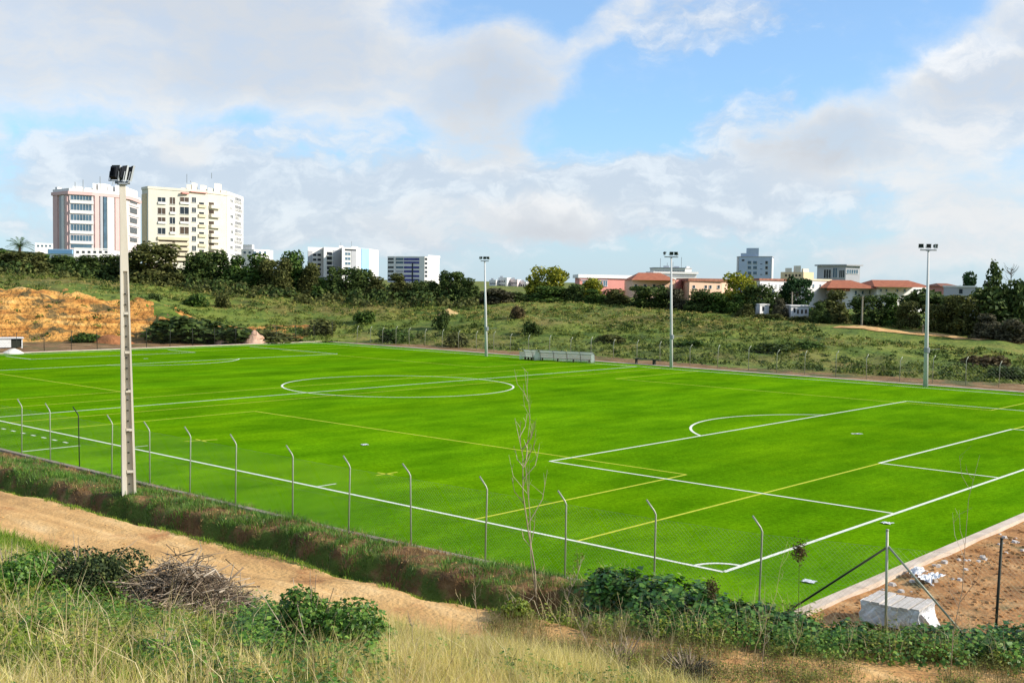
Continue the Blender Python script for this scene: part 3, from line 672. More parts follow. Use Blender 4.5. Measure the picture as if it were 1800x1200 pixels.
# cream tower
b = Bld('apartment_tower', 'cream apartment tower with many brown balcony recesses and rooftop antennas', 'building', [(250, 432), (261, 425), (332, 432), (366, 438), (398, 447), (427, 477)], 340, 30, M_cream, BG)
b.part(0, 250.5, 258, 341, 455, M_sand, 'corner_band', .3)
for r, (y0, y1) in enumerate([(347, 359), (364, 376.5), (382, 393.5), (399, 411.5)]):
    for c, (x0, x1) in enumerate([(277, 291), (298, 308), (316, 332)]):
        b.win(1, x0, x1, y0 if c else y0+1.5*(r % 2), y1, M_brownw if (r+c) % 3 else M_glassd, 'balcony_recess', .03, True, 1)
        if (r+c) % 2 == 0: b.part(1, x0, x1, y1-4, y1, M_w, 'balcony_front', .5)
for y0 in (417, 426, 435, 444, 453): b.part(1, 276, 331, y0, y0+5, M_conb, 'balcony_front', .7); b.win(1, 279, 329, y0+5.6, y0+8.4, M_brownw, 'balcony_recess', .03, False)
for y0, y1 in ((347, 356), (365, 373.5), (382, 390), (399, 407), (415, 424), (432, 441)): b.win(2, 337, 344.5, y0, y1, M_glassd, 'window', .05, True, 1)
for y0 in (356, 373, 391, 408, 425, 439): b.win(2, 350, 358.5, y0, y0+3.5, M_glassd, 'window', .05, False); b.part(2, 348, 361, y0+4, y0+9, M_conb, 'balcony_front', .6)
for y0, y1 in ((356, 361), (369, 376.5), (389, 395), (405, 411), (416, 421), (427, 432), (441, 447)): b.win(3, 367, 376, y0, y1, M_brownw, 'balcony_recess', .04, False); b.part(3, 367, 384, y1, y1+6, M_cream, 'balcony_front', 1.2)
b.part(4, 398.3, 426.8, 341, 462, M_w, 'sunlit_side_overlay', .02)  # sun on this side put into the colour: whiter overlay on the cream wall
for k in range(8):
    y = 351+k*13.6; b.win(4, 404, 409, y, y+5, M_glassb, 'window', .08, False); b.part(4, 411, 425, y+3+k*.4, y+8+k*.4, M_w, 'balcony_front', 1.6); b.win(4, 412, 423, y-3+k*.4, y+2+k*.4, M_grey, 'balcony_recess', .07, False)
b.flatroof(M_cream, 'parapet', .3, .9); b.part(2, 318, 330, 338.5, 341, M_salmon, 'red_canopy', .8); b.part(2, 333, 362, 337.5, 339, M_salmon, 'red_canopy', .8)
b.clutter([(272, 282, 335), (284, 304, 333), (318, 326, 330), (328, 335, 324), (337, 343, 321), (352, 360, 325), (366, 372, 330), (377, 386, 322), (388, 396, 334)], M_cream)
b.antennas([(328.5, 306), (372, 304), (335, 318)])
# white blocks further off
b = Bld('low_building', 'white stepped low building to the right of the cream tower foot', 'building', [(424, 372), (446, 370), (473, 376)], 438, 12, M_w, None)
for k in range(5): b.win(0 if k < 2 else 1, 428+k*9, 432+k*9, 442, 446, M_glassb, 'window', .05, False)
b.clutter([(427, 443, 430)], M_w, 'upper_storey', 1.)
b = Bld('low_building', 'small white flat roofed building between the palm and the rose banded tower', 'building', [(62, 420), (94, 424)], 428, 10, M_w, None)
for k in range(4): b.win(0, 65+k*7, 69+k*7, 430.5, 434, M_glassb, 'window', .05, False)
b = Bld('apartment_block', 'white and grey apartment block with pale blue end panel in the distance', 'building', [(541, 590), (568, 596), (569, 585), (600, 592), (601, 580), (634, 592), (650, 604), (665, 630)], 436, 18, M_w, BG)
for k in range(6):
    y = 443+k*8.4
    b.win(0, 550, 556, y+3, y+7, M_glassd, 'window', .05, False); b.win(0, 558, 564, y+3, y+7, M_glassd, 'window', .05, False)
    b.win(2, 574.5, 583.5, y, y+5.4, M_glassd, 'balcony_recess', .05, False); b.win(4, 606, 616, y+1, y+5.6, M_glassb, 'window', .05, True, 1)
    b.part(2, 574, 584, y+5.4, y+7.4, M_w, 'balcony_front', .9)
b.part(0, 541.2, 549, 441, 495, M_grey, 'grey_panel', .1); b.part(2, 585, 599.5, 440, 495, M_grey, 'grey_panel', .2); b.part(4, 617, 626, 441, 495, M_grey, 'grey_panel', .2); b.part(4, 606, 626, 438, 441, M_glassd, 'roof_slot', .1)
b.part(5, 634.5, 648, 437, 490, M_ltblue, 'pale_blue_panel', .3); b.flatroof(M_w, 'parapet', .1, .5)
b.clutter([(596, 602, 432), (618, 628, 433)], M_w); b.antennas([(599, 426), (618, 424)])
b = Bld('apartment_block', 'slab block with violet balcony bands and a blank white end wall', 'building', [(681, 806), (694, 800), (738, 790), (746, 788), (752, 790), (772, 812)], 452, 16, M_w, BG)
for k, y in enumerate((453.5, 459.5, 468, 475, 483, 490)):
    b.win(0, 682, 692, y, y+3.6, M_glassd, 'balcony_recess', .06, False); b.win(1, 696, 709, y, y+3.8, M_glassb if k < 3 else M_grey, 'balcony_recess', .06, False); b.win(1, 710, 737, y, y+4.2, M_purple, 'balcony_recess', .08, False)
for y in (453.5, 461, 468.5, 476, 483): b.win(3, 746.8, 751, y, y+4, M_glassd, 'window', .05, False)
b.part(1, 724, 726, 462, 512, M_glassd, 'stair_shaft', .3); b.part(1, 693.2, 695, 452, 500, M_w, 'pier', .5)
for k in range(5): b.win(4, 765.5, 767, 459+k*7.5, 460.6+k*7.5, M_grey, 'small_window', .05, False)
b.flatroof(M_w, 'parapet', .1, .5); b.solid([p for p in b.poly[4:6]]+[b.poly[5]+b.bx*9, b.poly[4]+b.bx*9], b.top, b.top+1.6).build('lift_tower', M_w, b.root)
for k, (x0, x1, y, lab) in enumerate(((860, 878, 492, 'tiny far white house left of the slim mast foot trees'), (876, 899, 488, 'far white apartment house with stepped roof behind the crest trees'), (897, 916, 491, 'far pinkish white house between two white ones on the horizon'), (914, 931, 495, 'far white house just left of the yellow green tree'))):
    b = Bld('house', lab, 'house', [(x0, 700), (x0*.35+x1*.65, 694), (x1, 704)], y, 12, M_w if k != 2 else M_pinkw, 'white houses far off at the horizon')
    for j in range(3): b.win(0, x0+2+j*3.6, x0+4+j*3.6, y+5, y+8, M_glassd, 'window', .05, False); b.win(0, x0+2+j*3.6, x0+4+j*3.6, y+12, y+15, M_glassd, 'window', .05, False)
    b.clutter([(x0+3, x0+8, y-3)], M_w)
# school group
def hip(bd, px0, px1, y_eave, y_ridge, dist, depth, m, over=.5, inset=.28):
    a, c = at(px0, y_eave, dist), at(px1, y_eave, dist); v = bd.bx*depth; zr = at(px0, y_ridge, dist+depth/2)[2]; t = (c-a)[:2]; L = np.hypot(*t); t = t/L
    a2, c2 = a[:2]-t*over-bd.bx*over, c[:2]+t*over-bd.bx*over; d2, e2 = c2+bd.bx*(depth+2*over), a2+bd.bx*(depth+2*over)
    i = min(.49*L, inset*L); r0, r1 = a2+bd.bx*(depth/2+over)+t*i, c2+bd.bx*(depth/2+over)-t*i
    ze = a[2]; P = [(*a2, ze), (*c2, ze), (*d2, ze), (*e2, ze), (*r0, zr), (*r1, zr)]
    return MB().add([bd.loc(q) for q in P], [(0, 1, 5, 4), (1, 2, 5), (2, 3, 4, 5), (3, 0, 4), (3, 2, 1, 0)]).build('roof', m, bd.root)
b = Bld('hall', 'long salmon pink hall with a flat white roof behind the yellow green tree', 'building', [(1019, 290), (1113, 304)], 490, 22, M_salmon, None)
b.flatroof(M_w, 'roof', .9, .9); [b.win(0, 1024+k*9, 1031+k*9, 494, 503, M_glassb, 'window', .06, True, 1) for k in range(5)]; b.part(0, 1020, 1068, 491.5, 493, M_grey, 'fascia', .2)
b = Bld('school_building', 'peach building under a red hipped roof behind the mast in the middle', 'building', [(1112, 276), (1186, 282), (1212, 290)], 492, 20, M_peach, None)
hip(b, 1113, 1186, 492, 479, 276, 18, M_tile); b.part(1, 1187, 1211, 492.5, 520, M_salmon, 'salmon_wall', .2)
for x0 in (1115, 1131, 1147, 1163, 1177): b.win(0, x0, x0+5, 500, 506, M_glassd, 'window', .06, True, 0)
b = Bld('hall', 'white flat roof hall rising behind the red hipped roof', 'building', [(1150, 306), (1224, 312)], 482, 16, M_w, None); b.flatroof(M_w, 'roof', .6, .6); b.part(0, 1152, 1222, 484, 486, M_grey, 'fascia', .15)
b = Bld('apartment_block', 'pale block with a green window band and tall antennas behind the red hipped roof', 'building', [(1149, 430), (1204, 428), (1215, 436)], 472, 14, M_w, BG)
b.win(0, 1151, 1177, 476, 479.5, M_glassb, 'window_band', .06, True, 5); b.win(0, 1181, 1203, 476, 479.5, M_glassd, 'window_band', .06, True, 4); b.clutter([(1168, 1176, 467), (1186, 1194, 468), (1207, 1212, 468)], M_w); b.flatroof(M_grey, 'parapet', .3, .35); b.antennas([(1161, 454), (1198, 452), (1183, 460), (1173, 462)])
b = Bld('school_building', 'flat cream school wing with three small dark windows right of the salmon wall', 'building', [(1212, 276), (1269, 284), (1289, 296)], 495, 18, M_peach, None)
for x0 in (1217, 1238, 1246, 1260.5): b.win(0, x0, x0+4.5, 501.5, 507, M_glassd, 'window', .06, True, 0)
b.flatroof(M_tile2, 'roof', .7, .7); b.clutter([(1224, 1229, 489)], M_w, 'vent')
# grey blue tower
b = Bld('apartment_tower', 'grey blue tower block with a stepped top behind the yellow tree', 'building', [(1295, 668), (1299, 660), (1356, 654), (1359, 668)], 452, 14, M_greyb, BG)
for y0 in (459, 468, 477.5):
    for x0, x1 in ((1314, 1321), (1323.5, 1331), (1345, 1350)): b.win(1, x0, x1, y0, y0+5.2, M_glassd if x0 > 1340 else M_glassb, 'window', .08, True, 0)
    b.part(1, 1336, 1340, y0+4.5, y0+5.6, M_glassd, 'vent', .05)
b.win(1, 1304, 1308.5, 456, 459, M_glassd, 'window', .08, False); b.part(0, 1295.3, 1298.6, 453, 490, M_glassd, 'dark_side_strip', .05); b.part(2, 1356.3, 1358.7, 454, 492, M_w, 'white_edge', .2)
b.flatroof(M_grey, 'parapet', .3, .5); b.clutter([(1304, 1314, 445), (1314, 1334, 436)], M_greyb, 'penthouse', .8)
b.clutter([(1313, 1335, 435)], M_grey, 'penthouse_roof', .7) if False else None
b = Bld('apartment_block', 'sand coloured stepped block far behind between two grey ones', 'building', [(1377, 560), (1412, 552), (1430, 566)], 478, 14, M_sand, BG)
for k in range(5): b.win(0, 1380+k*6, 1383.5+k*6, 482, 486, M_brownw, 'window', .06, False)
b.clutter([(1383, 1392, 471), (1398, 1408, 467), (1412, 1422, 472)], M_cream, 'upper_storey', 1.)
b = Bld('office_block', 'grey glazed block with a thin overhanging roof slab above the orange roofs', 'building', [(1446, 430), (1486, 424), (1511, 430)], 467, 14, M_grey, BG)
b.win(0, 1448, 1461, 474, 489, M_glassd, 'window_band', .05, True, 2); b.win(0, 1464, 1472, 471, 488, M_glassb, 'window_band', .05, True, 1); b.win(0, 1475, 1485, 475, 488, M_glassd, 'window_band', .05, True, 2); b.win(1, 1488, 1508, 474, 481, M_glassb, 'window_band', .05, True, 4)
b.flatroof(M_grey, 'roof', 1.2, .5)
b = Bld('house', 'white house with a thin brown roof edge right of the yellow tree', 'house', [(1336, 262), (1384, 273)], 494, 12, M_w, None); b.flatroof(M_tile2, 'roof', .7, .5)
for x0 in (1356, 1363, 1370): b.win(0, x0, x0+2.6, 500, 506, M_grey, 'window', .05, True, 0)
b = Bld('house', 'white flat house touching the left end of the orange roofs', 'house', [(1418, 256), (1459, 266)], 494, 12, M_w, None); b.flatroof(M_conb, 'roof', .5, .4)
for x0 in (1428, 1440, 1450): b.win(0, x0, x0+3, 500, 505, M_glassb, 'window', .05, True, 0)
b = Bld('house', 'white house under the left orange hipped roof with a shaded end wall', 'house', [(1458, 262), (1496, 256), (1541, 262)], 506, 16, M_w, None); hip(b, 1457, 1541, 506, 492, 256, 17, M_tile, .6, .36)
b.part(0, 1459, 1494, 507, 511, M_tile, 'awning', .8); [b.win(1, x0, x0+4, 511, 517, M_glassb, 'window', .05, True, 0) for x0 in (1502, 1514, 1527)]
b = Bld('house', 'white house under the long right orange roof beside the mast', 'house', [(1542, 256), (1570, 261), (1634, 272)], 504, 16, M_w, None); hip(b, 1541, 1634, 504, 492, 256, 17, M_tile, .6, .2)
for x0 in (1546, 1556, 1575, 1588, 1606): b.win(0 if x0 < 1568 else 1, x0, x0+3.5, 508, 513, M_glassb, 'window', .05, True, 0)
b = Bld('house', 'small red walled house half hidden by trees right of the mast', 'house', [(1656, 240), (1684, 238)], 503, 10, M_salmon, None); hip(b, 1656, 1684, 503, 498, 239, 9, M_tile2, .4, .3); b.win(0, 1666, 1670, 507, 511, M_glassd, 'window', .05, True, 0)
b = Bld('shed', 'grey flat shed between the trees right of the mast', 'shed', [(1682, 215), (1716, 215)], 505, 6, M_grey, None); b.flatroof(M_w, 'roof', .3, .25); b.part(0, 1686, 1692, 508, 516, M_glassd, 'door', .05)
for k, (x0, x1, y0, lab) in enumerate(((1337, 1353, 534.5, 'small white shed low among the trees left of the pole stub'), (1392, 1423, 537, 'white low shed with dark gaps below the dark trees'))):
    b = Bld('shed', lab, 'shed', [(x0, 163), (x1, 164.5)], y0+1.5, 4, M_w, None); b.flatroof(M_w, 'roof', .2, .15); b.win(0, x0+3, x0+6, y0+4, y0+12, M_glassd, 'door', .05, False)
    if k: [b.win(0, x0+9+j*7, x0+12+j*7, y0+7, y0+14, M_brownw, 'opening', .05, False) for j in range(3)]

# ------------------------------------------------------------------ trees and bushes
def quads(cen, nrm, size, asp=1.0, droop=None):
    """kite-shaped leaves at cen facing nrm"""
    n = len(cen); nrm = nrm/np.linalg.norm(nrm, axis=1, keepdims=True)
    r = R8.normal(size=(n, 3)); t = np.cross(nrm, r); t /= np.linalg.norm(t, axis=1, keepdims=True)+1e-9; b = np.cross(nrm, t)
    s = size[:, None]; bend = nrm*s*.22
    v = np.stack([cen-t*s, cen-b*s*asp*.62+bend, cen+t*s, cen+b*s*asp*.62+bend], 1).reshape(-1, 3)
    return v
def leaf_mesh(name, v):
    n = len(v)//4; return mesh_np(name, v, np.arange(4*n), np.full(n, 4))
def rdir(n):
    d = R8.normal(size=(n, 3)); return d/np.linalg.norm(d, axis=1, keepdims=True)
def crown_lobes(kind):
    L = []
    if kind == 'round':
        L = [((0, 0, .5), (.36, .36, .40))]
        for i in range(16): a = R8.uniform(0, 6.28); z = R8.uniform(.12, .86); r = .34*math.sqrt(max(.05, 1-((z-.45)/.55)**2)); L.append(((r*math.cos(a), r*math.sin(a), z), (R8.uniform(.12, .2),)*2+(R8.uniform(.09, .15),)))
    if kind == 'lumpy':
        for i in range(15): a = R8.uniform(0, 6.28); z = R8.uniform(.1, .85); r = R8.uniform(.05, .40)*(1.1-z*.75); s = R8.uniform(.13, .24); L.append(((r*math.cos(a), r*math.sin(a), z), (s, s, s*.8)))
        L.append(((.05, 0, .3), (.38, .36, .3)))
    if kind in ('round', 'lumpy'):
        for i in range(9): a = i*.7; L.append(((.27*math.cos(a), .27*math.sin(a), R8.uniform(.06, .22)), (R8.uniform(.14, .2),)*2+(R8.uniform(.1, .16),)))
    if kind == 'spread':
        for i in range(16): a = R8.uniform(0, 6.28); r = .40*math.sqrt(R8.uniform(0, 1)); z = .78-r*.5+R8.uniform(-.1, .08); L.append(((r*math.cos(a), r*math.sin(a), z), (R8.uniform(.1, .19),)*2+(R8.uniform(.08, .14),)))
        L.append(((0, 0, .5), (.3, .3, .25)))
    if kind == 'spire':
        for i in range(22): z = i/22*.95+.03; r = (.45*(1-z)**.8+.05); a = i*2.4; q = r*.45; L.append(((q*math.cos(a), q*math.sin(a), z), (r*.62, r*.62, .09)))
    if kind == 'bush':
        for i in range(12): a = R8.uniform(0, 6.28); r = .34*math.sqrt(R8.uniform(0, 1)); L.append(((r*math.cos(a), r*math.sin(a), R8.uniform(.2, .62)*(1-r)), (R8.uniform(.14, .24),)*2+(R8.uniform(.2, .32),)))
    return L
def crown_mesh(kind, n, size):
    L = crown_lobes(kind); w = np.array([(l[1][0]*l[1][2])**.9 for l in L]); w /= w.sum(); V = []
    for l, k in zip(L, R8.multinomial(n, w)):
        d = rdir(k); rr = (R8.uniform(.45, 1, k)**.5)[:, None]; c = np.array(l[0])+d*rr*np.array(l[1]); sp = R8.random(k) < .06
        c = np.where(sp[:, None], c+d*.045, c)
        c[:, 2] = np.clip(c[:, 2], .0, 1.03)
        V.append(quads(c, d*.7+rdir(k)*.8+np.array([0, 0, .25]), size*R8.uniform(.6, 1.25, k)))
    return leaf_mesh('crown', np.concatenate(V))
def trunk_mesh():
    mb = MB(); mb.tube([(0, 0, -.06), (.01, .0, .15), (-.01, .01, .38), (0, 0, .62)], [.038, .03, .022, .012], 7)
    for i in range(6): a = i*1.05+rnd.random(); z = .18+.07*i; mb.tube([(0, 0, z), (.13*math.cos(a), .13*math.sin(a), z+.12), (.27*math.cos(a), .27*math.sin(a), z+.22)], [.014, .010, .005], 5)
    return mb.mesh('trunk')
def fol(name, a, b, c): return island_mat(name, [(.0, a), (.55, b), (1., c)], .75, .2, .2, 4.)
TINT = dict(dark=fol('dark foliage', (.024, .046, .011), (.055, .090, .018), (.12, .16, .034)), olive=fol('olive foliage', (.045, .055, .014), (.09, .10, .024), (.17, .17, .045)),
    mid=fol('mid green foliage', (.026, .060, .010), (.060, .115, .018), (.13, .19, .03)), yellow=fol('yellow green foliage', (.10, .13, .012), (.25, .26, .02), (.42, .38, .03)),
    pine=fol('pine foliage', (.012, .036, .012), (.026, .065, .018), (.05, .1, .026)), grey=fol('grey brown foliage', (.05, .05, .028), (.09, .085, .045), (.14, .125, .07)), brown=fol('dry brown foliage', (.05, .035, .016), (.10, .07, .03), (.16, .12, .05)))
M_bark = noise_mat('bark', [(.3, (.045, .03, .018)), (.7, (.12, .085, .05))], 5, 6, .9, .6, 20, .02)
CROWN = {}; TRUNK = [trunk_mesh() for _ in range(2)]
SPEC = dict(round=(4200, .040), lumpy=(4000, .042), spread=(2600, .040), spire=(2800, .034), bush=(1500, .055))
def crown(kind, var, tint):
    k = (kind, var)
    if k not in CROWN: CROWN[k] = {}; CROWN[k]['base'] = crown_mesh(kind, *SPEC[kind])
    if tint not in CROWN[k]:
        me = CROWN[k]['base'].copy(); me.materials.clear(); me.materials.append(TINT[tint]); CROWN[k][tint] = me
    return CROWN[k][tint]
def tree(name, label, px, top_y, wpx, dist, kind, tint, group=None, cat='tree', base_y=None, sink=.0):
    g = ground_at(px, dist); top = at(px, top_y, dist)[2]; H = max(.6, top-g.z); w = wpx/FPX*dist*1.3
    t = empty(name, (g.x, g.y, g.z-sink), rnd.uniform(0, 6.28), label, cat, group); t.scale = (w, w*rnd.uniform(.85, 1.1), H+sink)
    o = link('crown', crown(kind, rnd.randint(0, 1), tint), None, t)
    if kind != 'bush' and rnd.random() < 2: link('trunk', TRUNK[rnd.randint(0, 1)] if len(TRUNK[0].materials) == 0 else TRUNK[rnd.randint(0, 1)], M_bark, t)
    if kind in ('spread', 'round', 'lumpy') and H > 3: o.location.z = .02
    return t
TG = 'trees along the crest of the hill'
TREES = [
 ('olive_tree', 'dark crown at the far left picture edge beside the palm', 2, 437, 60, 214, 'lumpy', 'mid'),
 ('olive_tree', 'dull green round crown just below the palm fronds', 40, 441, 66, 211, 'round', 'olive'),
 ('olive_tree', 'low olive crown right below the small white building', 78, 446, 52, 213, 'lumpy', 'mid'),
 ('broadleaf_tree', 'dark crown under the left end of the white podium', 106, 449, 56, 212, 'lumpy', 'dark'),
 ('broadleaf_tree', 'small mid green crown under the middle of the white podium', 132, 448, 44, 214, 'round', 'mid'),
 ('broadleaf_tree', 'very dark crown left of the near concrete mast', 165, 449, 58, 212, 'lumpy', 'dark'),
 ('broadleaf_tree', 'dark crown directly behind the near concrete mast', 205, 446, 56, 214, 'round', 'dark'),
 ('olive_tree', 'largest domed olive brown crown right of the near concrete mast', 265, 424, 86, 206, 'round', 'olive'),
 ('shrub_tree', 'low olive shrub at the right foot of the largest domed crown', 304, 478, 40, 201, 'lumpy', 'olive'),
 ('broadleaf_tree', 'dark tree in front of the left foot of the cream tower', 342, 444, 58, 203, 'lumpy', 'dark'),
 ('broadleaf_tree', 'dark tree with a peaked crown in front of the cream tower', 378, 438, 56, 205, 'round', 'dark'),
 ('broadleaf_tree', 'dark green tree at the right foot of the cream tower', 412, 450, 50, 202, 'lumpy', 'mid'),
 ('broadleaf_tree', 'wide dull green tree right of the cream tower', 450, 446, 66, 201, 'lumpy', 'mid'),
 ('broadleaf_tree', 'dull olive tree between the cream tower and the white and grey block', 486, 452, 52, 198, 'round', 'olive'),
 ('broadleaf_tree', 'tall fresh green tree just left of the white and grey block', 520, 441, 50, 203, 'lumpy', 'mid'),
 ('broadleaf_tree', 'loose green tree at the left foot of the white and grey block', 546, 462, 40, 200, 'lumpy', 'olive'),
 ('shrub_tree', 'low dark shrub left of the domed tree below the white and grey block', 566, 488, 40, 193, 'lumpy', 'mid'),
 ('broadleaf_tree', 'dark domed tree in front of the white and grey block', 608, 467, 58, 193, 'round', 'dark'),
 ('broadleaf_tree', 'smaller dark tree below the pale blue end panel', 642, 473, 44, 198, 'lumpy', 'dark'),
 ('shrub_tree', 'brownish shrub between the white block and the violet banded slab', 664, 487, 44, 193, 'lumpy', 'olive'),
 ('broadleaf_tree', 'olive tree in front of the violet banded slab', 704, 481, 54, 189, 'lumpy', 'olive'),
 ('broadleaf_tree', 'dark small tree below the blank white end wall', 748, 491, 40, 187, 'round', 'dark'),
 ('broadleaf_tree', 'dark tree just right of the blank white end wall', 792, 474, 44, 186, 'round', 'dark'),
 ('broadleaf_tree', 'dark tree left of the slim mast', 826, 489, 44, 184, 'lumpy', 'dark'),
 ('shrub_tree', 'brown grey bush at the slim mast below the far white houses', 872, 506, 66, 180, 'lumpy', 'grey'),
 ('shrub_tree', 'low dark bush below the far white houses', 912, 513, 40, 181, 'lumpy', 'dark'),
 ('poplar_tree', 'large yellow green tree right of the far white houses', 963, 466, 66, 186, 'round', 'yellow'),
 ('broadleaf_tree', 'dark shrub at the foot of the large yellow green tree', 960, 502, 74, 181, 'lumpy', 'mid'),
 ('broadleaf_tree', 'dark bush between the two yellow trees left of the hall', 1010, 499, 44, 180, 'lumpy', 'dark'),
 ('poplar_tree', 'small yellowish tree in front of the salmon hall', 1040, 489, 46, 184, 'lumpy', 'yellow'),
 ('shrub_tree', 'dark shrub below the small yellowish tree', 1046, 508, 46, 178, 'lumpy', 'mid'),
 ('shrub_tree', 'olive shrub in front of the salmon hall wall', 1085, 507, 50, 176, 'lumpy', 'olive'),
 ('broadleaf_tree', 'dense dark tree left of the middle mast', 1142, 500, 62, 173, 'round', 'dark'),
 ('shrub_tree', 'brown bare looking shrub right of the middle mast', 1192, 507, 38, 171, 'lumpy', 'grey'),
 ('broadleaf_tree', 'dark tree below the cream school wing', 1228, 508, 50, 169, 'lumpy', 'dark'),
 ('broadleaf_tree', 'dark green tree below the three small windows', 1262, 513, 46, 168, 'lumpy', 'mid'),
 ('poplar_tree', 'yellow tree below the grey blue tower', 1302, 477, 58, 172, 'round', 'yellow'),
 ('shrub_tree', 'mid green shrub at the foot of the yellow tree', 1296, 516, 44, 167, 'lumpy', 'mid'),
 ('broadleaf_tree', 'dark domed tree right of the yellow tree', 1338, 498, 58, 168, 'round', 'dark'),
 ('pine_tree', 'bushy green pine beside the white house', 1402, 484, 50, 175, 'round', 'pine'),
 ('shrub_tree', 'grey brown shrub between the two white sheds', 1371, 524, 28, 164, 'lumpy', 'grey'),
 ('shrub_tree', 'low grey green shrub left of the first white shed', 1314, 534, 32, 163, 'lumpy', 'olive'),
 ('broadleaf_tree', 'brownish olive tree left of the left orange roof', 1464, 510, 60, 164, 'lumpy', 'olive'),
 ('shrub_tree', 'low dark shrub right of the second white shed', 1442, 530, 34, 160, 'lumpy', 'dark'),
 ('broadleaf_tree', 'dark tree below the left orange roof', 1527, 516, 52, 160, 'round', 'dark'),
 ('broadleaf_tree', 'dark green tree between the orange roofs and the right mast', 1572, 516, 50, 160, 'lumpy', 'mid'),
 ('shrub_tree', 'olive shrub at the left of the right mast', 1598, 527, 36, 157, 'round', 'olive'),
 ('umbrella_pine', 'flat topped dark pine behind the right mast', 1640, 501, 86, 166, 'spread', 'dark'),
 ('shrub_tree', 'rounded olive bush just right of the right mast', 1651, 531, 46, 155, 'round', 'olive'),
 ('broadleaf_tree', 'broad grey olive tree in front of the grey shed', 1702, 514, 66, 154, 'round', 'olive'),
 ('broadleaf_tree', 'dark low tree left of the broad grey olive one', 1676, 522, 40, 157, 'round', 'dark'),
 ('pine_tree', 'green pine above the grey shed', 1699, 479, 44, 225, 'lumpy', 'pine'),
 ('pine_tree', 'tall ragged dark conifer near the right picture edge', 1747, 460, 60, 158, 'spire', 'dark'),
 ('broadleaf_tree', 'dark tree wrapped round the foot of the ragged conifer', 1756, 504, 84, 155, 'lumpy', 'dark'),
 ('broadleaf_tree', 'dark tree cut by the right picture edge', 1796, 491, 52, 155, 'lumpy', 'dark'),
 ('shrub_tree', 'low brown shrub below the ragged conifer', 1740, 552, 50, 149, 'lumpy', 'grey'),
 ('shrub_tree', 'low grey shrub at the right edge of the crest', 1785, 560, 50, 147, 'lumpy', 'grey'),
]
for i, (nm, lab, px, ty, w, d, kd, ti) in enumerate(TREES): tree(nm, lab, px, ty, w, d, kd, ti, TG)
# thin bare tree beside the conifer
g = ground_at(1776, 157); t = empty('bare_tree', g, 0, 'thin bare grey tree just right of the ragged conifer', 'tree'); mb = MB(); hh = at(1776, 470, 157)[2]-g.z
mb.tube([(0, 0, -.3), (.1, 0, hh*.5), (0, .1, hh)], [.14, .09, .03], 6); mb.build('trunk', M_bark, t); mb = MB()
for i in range(40): z = hh*rnd.uniform(.35, .97); a = rnd.uniform(0, 6.28); l = rnd.uniform(.5, 1.6); mb.tube([(0, 0, z), (l*.6*math.cos(a), l*.6*math.sin(a), z+.3), (l*math.cos(a), l*math.sin(a), z+.9)], [.04, .025, .012], 4)
mb.build('branches', M_bark, t)
# palm
g = ground_at(35, 224); top = at(35, 432, 224)[2]; t = empty('palm_tree', g, 0, 'palm with a fan of fronds above the trees at the far left', 'tree')
MB().tube([(0, 0, -.3), (.1, 0, (top-g.z)*.6), (0, 0, top-g.z)], [.3, .24, .26], 8).build('trunk', M_bark, t)
mb = MB(); hh = top-g.z
for i in range(34):
    a = i*2.4; e = rnd.uniform(-.25, 1.2); L = rnd.uniform(2.4, 3.3); pts = []
    for k in range(6): u = k/5; pts.append(Vector((math.cos(a)*math.cos(e)*L*u, math.sin(a)*math.cos(e)*L*u, hh+math.sin(e)*L*u-1.1*u*u)))
    sd = Vector((-math.sin(a), math.cos(a), 0))
    for k in range(5):
        for j in range(3):
            p = pts[k].lerp(pts[k+1], j/3); q = (pts[k+1]-pts[k]).normalized()
            for s_ in (-1, 1): e2 = p+sd*s_*.55*(1-k*.12)+q*.3-Vector((0, 0, .16)); mb.add([p, p+q*.09, e2], [(0, 1, 2)])
mb.build('fronds', TINT['mid'], t)
